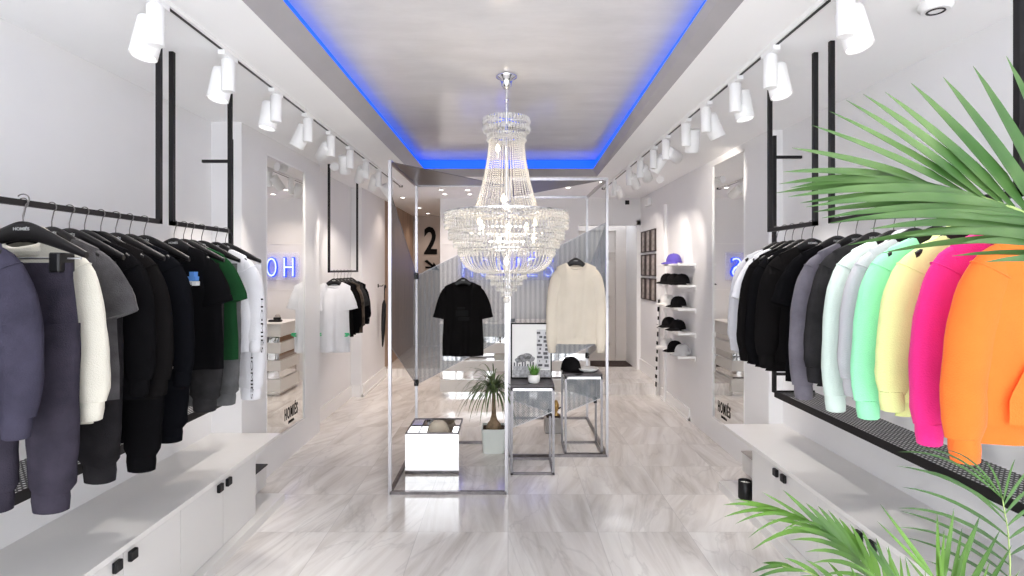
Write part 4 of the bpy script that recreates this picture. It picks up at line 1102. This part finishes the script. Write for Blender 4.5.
mb.build('rim_print',mat('pale_rose_print',(.55,.42,.42),.6),r)

# polished open box in the left frame
bxm=thing('display_box','polished mirror metal box standing inside the left steel frame','display box',(-.568,4.235,0))
b0=MB(); b0.box(-.2,.2,-.2,-.194,0,.365).box(-.2,.2,.194,.2,0,.365).box(-.2,-.194,-.194,.194,0,.365).box(.194,.2,-.194,.194,0,.365).box(-.194,.194,-.194,.194,.28,.286); b0.build('body',M['box_mirror'],bxm)
rim=MB()
for (a,b,c,d_) in ((-.2,.2,-.2,-.19),(-.2,.2,.19,.2),(-.2,-.19,-.2,.2),(.19,.2,-.2,.2)): rim.box(a,b,c,d_,.365,.376)
rim.build('rim',M['raw_steel'],bxm)
# ponytail palm in sage pot
pt=thing('ponytail_palm','ponytail palm with drooping narrow leaves in a pale square pot','potted plant',(-.125,4.76,0))
po=MB(); wv=.105
rings=[]
for (hw,z) in ((.088,0),(.094,.004),(.105,.20),(.105,.214),(.098,.214),(.096,.195)):
    ring=[]
    for (sx,sy) in ((1,1),(-1,1),(-1,-1),(1,-1)):
        for q in range(4):
            ang={(1,1):0,(-1,1):PI/2,(-1,-1):PI,(1,-1):1.5*PI}[(sx,sy)]+q*PI/6
            ring.append((sx*(hw-.02)+.02*math.cos(ang),sy*(hw-.02)+.02*math.sin(ang),z))
    rings.append(ring)
po.ring_loft(rings,True,False,False); po.build('pot',M['pot_sage'],pt)
MB().box(-.095,.095,-.095,.095,.18,.196).build('soil',M['soil'],pt)
MB().lathe([(.066,.19),(.070,.205),(.060,.235),(.036,.265),(.022,.31),(.017,.40),(.016,.48),(.013,.52)],16,smooth=True).build('trunk',M['trunk'],pt)
mb=MB()
for k in range(130):
    a=rnd(0,2*PI); L=rnd(.28,.52); up=rnd(.45,1.35); b=V((.008*math.cos(a),.008*math.sin(a),.50+rnd(0,.03)))
    d0=V((math.cos(a)*math.cos(up),math.sin(a)*math.cos(up),math.sin(up))); p=b.copy(); d=d0.copy(); pts=[p.copy()]
    for i in range(9): d=(d+V((0,0,-.26-.10*rnd(0,1)))).normalized() if i>0 else d; p=p+d*L/9; pts.append(p.copy())
    s_=V((-math.sin(a),math.cos(a),0))*.0065; vs=[]
    for i,q in enumerate(pts): w=min(1,.5+i*.25)*(1-(i/9.3)**3); vs+=[q-s_*w,q+s_*w]
    mb.add(vs,[(2*i,2*i+1,2*i+3,2*i+2) for i in range(9)],True)
mb.build('foliage',M['leaf_dark'],pt)
# grey cube planter with brass ornament
gb=thing('cube_planter','grey square block on the floor between the two stands','block',(.445,5.33,0))
MB().rbox(-.085,.085,-.085,.085,0,.15,.006).build('block_body',M['grey_box'],gb); MB().rbox(-.07,.07,-.07,.07,.15,.156,.003).build('inset_top',M['soil'],gb)
br=thing('brass_ornament','small brass ornament with dark spout on the grey block','ornament',(.475,5.33,.156))
MB().lathe([(.028,0),(.030,.01),(.012,.03),(.026,.07),(.030,.10),(.018,.13),(.010,.15)],18).build('body',M['brass'],br)
MB().tube([(.02,-.01,.07),(.05,-.02,.085),(.062,-.02,.06)],.008,8).build('spout',M['black_plastic'],br)

# ------------------------------------------------------------------ counter
ct=thing('counter','white stepped sales counter with mirrored bands below the neon sign','counter',(.09,7.1,0))
y0,y1=-.30,.30; xw=.945
for k,(a,b) in enumerate(((.05,.205),(.31,.44),(.535,.665),(.745,.90))):
    MB().rbox(-xw,xw,y0,y1,a,b,.003).build('white_block',M['lacquer'],ct)
for k,(a,b) in enumerate(((0,.05),(.205,.31),(.44,.535),(.665,.745))):
    MB().box(-xw+.03,xw-.03,y0+.03,y1-.02,a,b).build('mirrored_band',M['box_mirror'],ct)
MB().rbox(-xw-.01,xw+.01,y0-.01,y1+.01,.90,.915,.003).build('counter_top',M['slab'],ct)
def tape(x,y,label):
    r=thing('tape_dispenser',label,'desk tool',(x,y,.915))
    MB().rbox(-.08,.08,-.035,.035,0,.028,.006).rbox(-.07,.02,-.02,.02,.028,.06,.005).build('base',M['black_plastic'],r)
    o=MB().lathe([(.014,-.012),(.036,-.012),(.036,.012),(.014,.012)],20).build('tape_roll',M['grey_box'],r); o.rotation_euler=(PI/2,0,0); o.location=(-.03,0,.065)
tape(-.70,7.0,'black desk tape dispenser on the left end of the counter')
r=thing('glass_vase','low rounded pale bowl on the counter right of the black t-shirt','bowl',(-.20,7.0,.915))
MB().lathe([(.05,0),(.10,.02),(.125,.06),(.12,.10),(.10,.125),(.095,.12),(.11,.09),(.112,.06),(.09,.03),(.001,.015)],28).build('bowl_body',M['pot_white'],r)
MB().lathe([(.1,.118),(.104,.126),(.098,.128)],28,cap0=False,cap1=False).build('rim',M['steel'],r)
r=thing('payment_terminal','small dark payment terminal on the counter beside the pale bowl','payment terminal',(.05,7.0,.915))
MB().rbox(-.04,.04,-.07,.07,0,.045,.008).build('body',M['black_plastic'],r); MB().box(-.03,.03,.0,.055,.045,.047).build('screen',M['grey_box'],r); MB().box(-.028,.028,-.055,-.012,.045,.048).build('keypad',M['grey_print'],r)

# ------------------------------------------------------------------ hat shelves, hats and small frames on the right wall
shz=[1.655,1.435,1.195,.945,.705]
names=['top','second','middle','fourth','bottom']
for k,z in enumerate(shz):
    r=thing('wall_shelf','white floating hat shelf on the right wall, %s of the five'%names[k],'shelf',(SR,5.90,z),'white hat shelves')
    MB().rbox(-.185,0,-.40,.40,-.022,0,.003).build('board',M['trim'],r)
    MB().box(-.012,0,-.39,.39,-.05,-.022).build('mounting_rail',M['trim'],r)
def hs(k,y,cm,label,rz=-.2): r=cap(label,(SR-.098,y,shz[k]+.0155),rz,cm,'caps on the wall shelves'); r.scale=(.86,.86,.86); return r
HB=PI*.06
hs(0,5.92,C['cappurple'],'purple cap on the top hat shelf',-1.35)
hs(1,6.15,C['capblack'],'black cap at the far end of the second hat shelf',-1.35+PI*0)
hs(1,5.90,C['capblack'],'middle black cap of three on the second hat shelf',-1.45)
hs(1,5.65,C['capblack'],'black cap at the near end of the second hat shelf',-1.25)
hs(2,6.14,C['capwhite'],'white cap on the middle hat shelf',-1.3)
hs(2,5.76,C['capblack'],'black cap on the middle hat shelf',-1.4)
hs(3,6.10,C['capblack'],'black cap at the far end of the fourth hat shelf',-1.2)
hs(3,5.78,C['capblack'],'black cap at the near end of the fourth hat shelf',-1.4)
hs(4,6.16,C['capwhite'],'white cap at the far end of the bottom hat shelf',-1.3)
hs(4,5.88,C['capblack'],'black cap on the bottom hat shelf',-1.3)
hs(4,5.62,C['capgrey'],'pale grey cap at the near end of the bottom hat shelf',-1.3)
rows=['top','middle','bottom']; cols=['nearest the rear door','in the middle','nearest the hat shelves']
for i,z in enumerate((1.83,1.505,1.18)):
    for j,y in enumerate((7.60,7.34,7.08)):
        r=thing('picture_frame','small dark picture frame in the %s row, %s'%(rows[i],cols[j]),'picture',(SR,y,z),'grid of nine small frames')
        f=MB(); w=.105;h=.295
        for (a,b,c,d_) in ((-w,-w+.014,0,h),(w-.014,w,0,h),(-w,w,0,.014),(-w,w,h-.014,h)): f.box(-.022,0,a,b,c,d_)
        f.build('frame',M['frame_dark'],r); MB().box(-.010,-.002,-w+.01,w-.01,.01,h-.01).build('picture_print',M['sepia'],r)
# black-and-white marked strip leaning on the wall at the step
st=thing('marked_strip','narrow pale strip with black dashes leaning against the right wall at the step','strip',(1.86,6.82,0))
MB().box(-.004,.004,-.03,.03,0,1.28).build('strip_body',M['trim'],st)
mb=MB()
for k in range(11): mb.box(-.0055,.0055,-.031,.004+.02*(k%2),.12+k*.105,.12+k*.105+.045+.015*(k%3==0))
mb.build('dash_marks',M['ink'],st); st.rotation_euler=(0,.035,0)

# ------------------------------------------------------------------ foreground palm
pl=thing('palm_plant','large green palm in the right foreground','palm',(.80,.98,0))
PLo=V((.80,.98,0))
def pw(u,v,Y): return V(((u-508)*Y/540, Y, 1.6-(v-269)*Y/540))
MB().lathe([(.13,0),(.145,.01),(.17,.34),(.175,.36),(.16,.36),(.155,.32)],32,cap1=False).build('pot',M['pot_white'],pl)
MB().lathe([(.156,.315),(.001,.33)],28,cap0=False,cap1=False).build('soil',M['soil'],pl)
def leaflet(mb, b, t, w, sag=.03, nrm=None, bend=None):
    L=(t-b).length; mid=(b+t)/2+V((0,0,sag*L))
    if bend is not None: mid+=bend
    pts=bez(b,mid,t,8); nrm=nrm or V((0,-1,.25))
    vs=[]
    for i,p in enumerate(pts):
        k=i/8; ww=w*min(1,.35+k*2.6)*(1-k**2.2)**.8 if k<1 else w*.03
        tg=(pts[min(i+1,8)]-pts[max(i-1,0)]).normalized(); s_=tg.cross(nrm).normalized(); n2=s_.cross(tg)
        vs+=[p-s_*ww+n2*ww*.35,p,p+s_*ww+n2*ww*.35]
    fs=[]
    for i in range(8): fs+=[(3*i,3*i+1,3*i+4,3*i+3),(3*i+1,3*i+2,3*i+5,3*i+4)]
    mb.add(vs,fs,True)
def frond(rachis, tips, w, m, stem_to=None, r0=.006, sag=.05, depth=.02):
    """rachis: world points base->tip; tips: (parameter along rachis, tip point)"""
    R=[V(p) for p in rachis]
    L=[0]
    for a,b in zip(R,R[1:]): L.append(L[-1]+(b-a).length)
    def at(t):
        d=t*L[-1]
        for q in range(len(L)-1):
            if L[q]<=d<=L[q+1]+1e-9: return R[q].lerp(R[q+1],(d-L[q])/max(1e-9,L[q+1]-L[q]))
        return R[-1]
    mb=MB()
    for t,tip,ww,sg in tips: leaflet(mb,at(t)-PLo,V(tip)-PLo,ww*w,sg)
    o=mb.build('frond',m,pl)
    pts=([V(stem_to)] if stem_to is not None else [])+R
    sm=bez(pts[0],pts[1]+(pts[1]-pts[2]).normalized()*(pts[1]-pts[0]).length*.40,pts[1],10)[:-1]+pts[1:]
    n=len(sm); MB().tube([p-PLo for p in sm],[r0*(1-.75*i/(n-1)) for i in range(n)],6).build('rachis',M['palm_stem'],o)
# upper frond sweeping in from the right edge
Yf=.74
Rf=[pw(u,v,Y) for u,v,Y in ((1150,290,.86),(1075,238,.80),(1030,214,.77),(990,200,.755),(940,187,.745),(905,179,.74))]
def tp(u,v,Y): return pw(u,v,Y)
tips=[]
up=[(1.0,783,172,.60,.38),(1.0,779,184,.62,.36),(.93,792,148,.62,.42),(.82,811,125,.64,.42),(.78,829,111,.66,.42),(.76,846,100,.66,.5),(.70,863,94,.68,.62),(.66,885,92,.69,.62),(.61,911,83,.70,.78),(.54,943,77,.70,.84),(.46,973,66,.71,.9),(.335,1006,56,.72,.95),(.24,1045,50,.72,1),(.14,1085,60,.74,1)]
for t,u,v,Y,k in up: tips.append((t,tp(u,v,Y),k,.035))
dn=[(.90,790,188,.64,.4),(.81,776,193,.66,.5),(.76,788,197,.64,.5),(.70,800,203,.68,.5),(.66,806,207,.64,.5),(.62,813,212,.69,.5),(.57,822,218,.66,.5),(.52,830,223,.70,.55),(.48,842,221,.66,.55),(.44,848,245,.74,.5),(.42,870,229,.68,.6),(.36,882,253,.74,.45),(.33,905,236,.68,.6),(.28,935,233,.68,.6),(.24,960,243,.70,.6),(.2,952,256,.76,.4),(.14,985,262,.72,.6)]
for t,u,v,Y,k in dn: tips.append((t,tp(u,v,Y),k,.07))
frond(Rf,tips,.0155,M['palm'],(.86,1.0,.40),.007)
# lower fronds arching left over the plinth
O=(.80,.98,.36)
def frond_px(rp, tips, w, m, r0=.005, tuft=0):
    frond([pw(*p) for p in rp],[(t,pw(u,v,Y),k,sg) for t,u,v,Y,k,sg in tips],w,m,O,r0)
# frond arching low to the left
frond_px([(915,650,.97),(890,600,.94),(868,570,.91),(848,549,.88),(825,531,.86),(800,518,.84),(780,511,.83)],
 [(1,762,508,.80,.5,.05),(.97,723,505,.80,.7,.12),(.93,724,517,.79,.8,.16),(.9,735,499,.84,.55,.08),(.86,735,524,.78,.7,.2),(.84,762,492,.86,.6,.04),(.80,748,538,.77,.55,.25),(.77,783,490,.88,.9,.04),(.74,780,533,.78,.5,.25),(.72,790,497,.88,.9,.05),
  (.69,752,550,.76,1,.22),(.67,806,503,.90,1.2,.08),(.63,768,520,.78,.9,.12),(.61,818,506,.90,1.2,.09),(.57,785,527,.77,.9,.12),(.55,828,510,.90,1.1,.1),(.51,790,540,.76,.9,.12),(.48,839,518,.92,1.3,.13),(.45,805,552,.76,.9,.12),(.42,850,524,.90,1.1,.12),
  (.38,812,563,.76,.9,.12),(.36,862,530,.92,1.2,.14),(.31,822,575,.78,.9,.12),(.28,876,538,.92,1.1,.12),(.22,888,546,.93,1.1,.12),(.18,835,580,.8,.8,.12),(.12,900,556,.95,1,.1)],.0050,M['palm2'],.0035)
frond_px([(900,660,.92),(868,612,.86),(838,586,.80),(808,572,.77),(782,566,.75)],
 [(1,752,573,.72,.6,.12),(.94,762,563,.74,.7,.1),(.88,748,583,.71,.6,.15),(.8,785,558,.76,.7,.1),(.74,772,590,.71,.7,.15),(.66,806,560,.78,.8,.1),(.58,800,594,.72,.7,.15),(.5,828,562,.82,.9,.1),(.38,850,566,.84,.9,.1)],.0050,M['palm2'],.0035)
# frond standing at the right edge with leaflets to both sides
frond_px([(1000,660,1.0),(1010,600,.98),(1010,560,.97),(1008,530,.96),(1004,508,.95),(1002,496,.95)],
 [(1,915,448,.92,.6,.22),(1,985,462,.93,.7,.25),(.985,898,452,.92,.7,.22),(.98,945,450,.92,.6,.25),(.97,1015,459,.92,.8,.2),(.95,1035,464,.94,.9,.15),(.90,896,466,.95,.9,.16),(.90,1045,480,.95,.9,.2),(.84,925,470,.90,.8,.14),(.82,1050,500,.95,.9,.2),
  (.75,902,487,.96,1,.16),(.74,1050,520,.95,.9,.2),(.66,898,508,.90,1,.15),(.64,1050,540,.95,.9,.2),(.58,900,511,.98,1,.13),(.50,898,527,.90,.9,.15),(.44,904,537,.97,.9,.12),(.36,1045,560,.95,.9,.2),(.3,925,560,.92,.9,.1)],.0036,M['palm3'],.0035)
# upright fresh leaves along the bottom edge
frond_px([(960,700,.98),(955,640,.93),(945,600,.90),(935,580,.88)],
 [(1,880,504,.92,.8,.02),(1,877,521,.90,.6,.02),(.95,937,513,.86,.8,.02),(.92,944,530,.86,.8,.02),(.9,954,508,.90,1,.02),(.85,938,545,.86,.7,.02),(.8,980,515,.88,1.4,.02),(.76,962,528,.86,1.0,.02),(.72,905,556,.84,.7,.03),(.66,1000,530,.86,1.3,.02),(.6,968,540,.84,1.2,.02),(.5,1012,545,.86,1.3,.02),(.4,990,560,.82,1.3,.02),(.3,1020,570,.84,1.3,.03)],.0054,M['palm2'],.004)
frond_px([(940,700,.95),(925,650,.9),(910,612,.87),(898,590,.85)],
 [(1,862,535,.84,.8,.03),(1,874,542,.86,.9,.03),(.9,850,562,.80,.8,.06),(.8,886,547,.88,.9,.03),(.7,866,576,.80,.8,.06),(.6,905,557,.86,.9,.03),(.5,880,586,.80,.9,.06),(.4,925,570,.86,.9,.03)],.0054,M['palm2'],.004)

# ------------------------------------------------------------------ daylight, camera
w=bpy.data.worlds.new('daylight'); scn.world=w; w.use_nodes=True
bg=w.node_tree.nodes['Background']; bg.inputs['Color'].default_value=(.93,.96,1,1); bg.inputs['Strength'].default_value=WORLD_E
cam=bpy.data.cameras.new('camera'); co=bpy.data.objects.new('camera',cam); COL.objects.link(co)
co.location=(0,0,1.6); co.rotation_euler=(PI/2,0,0); cam.sensor_width=36; cam.lens=540/1024*36
cam.shift_x=(512-508)/1024; cam.shift_y=-(288-269)/1024; cam.clip_start=.05
scn.camera=co
scn.view_settings.view_transform='Standard'; scn.view_settings.look='None'; scn.view_settings.gamma=1; scn.view_settings.use_curve_mapping=False
scn.view_settings.exposure=EXPOSURE
cy=scn.cycles; cy.max_bounces=10; cy.diffuse_bounces=5; cy.glossy_bounces=5; cy.transmission_bounces=6; cy.transparent_max_bounces=16
cy.use_denoising=True; cy.sample_clamp_indirect=6; cy.caustics_reflective=False; cy.caustics_refractive=False
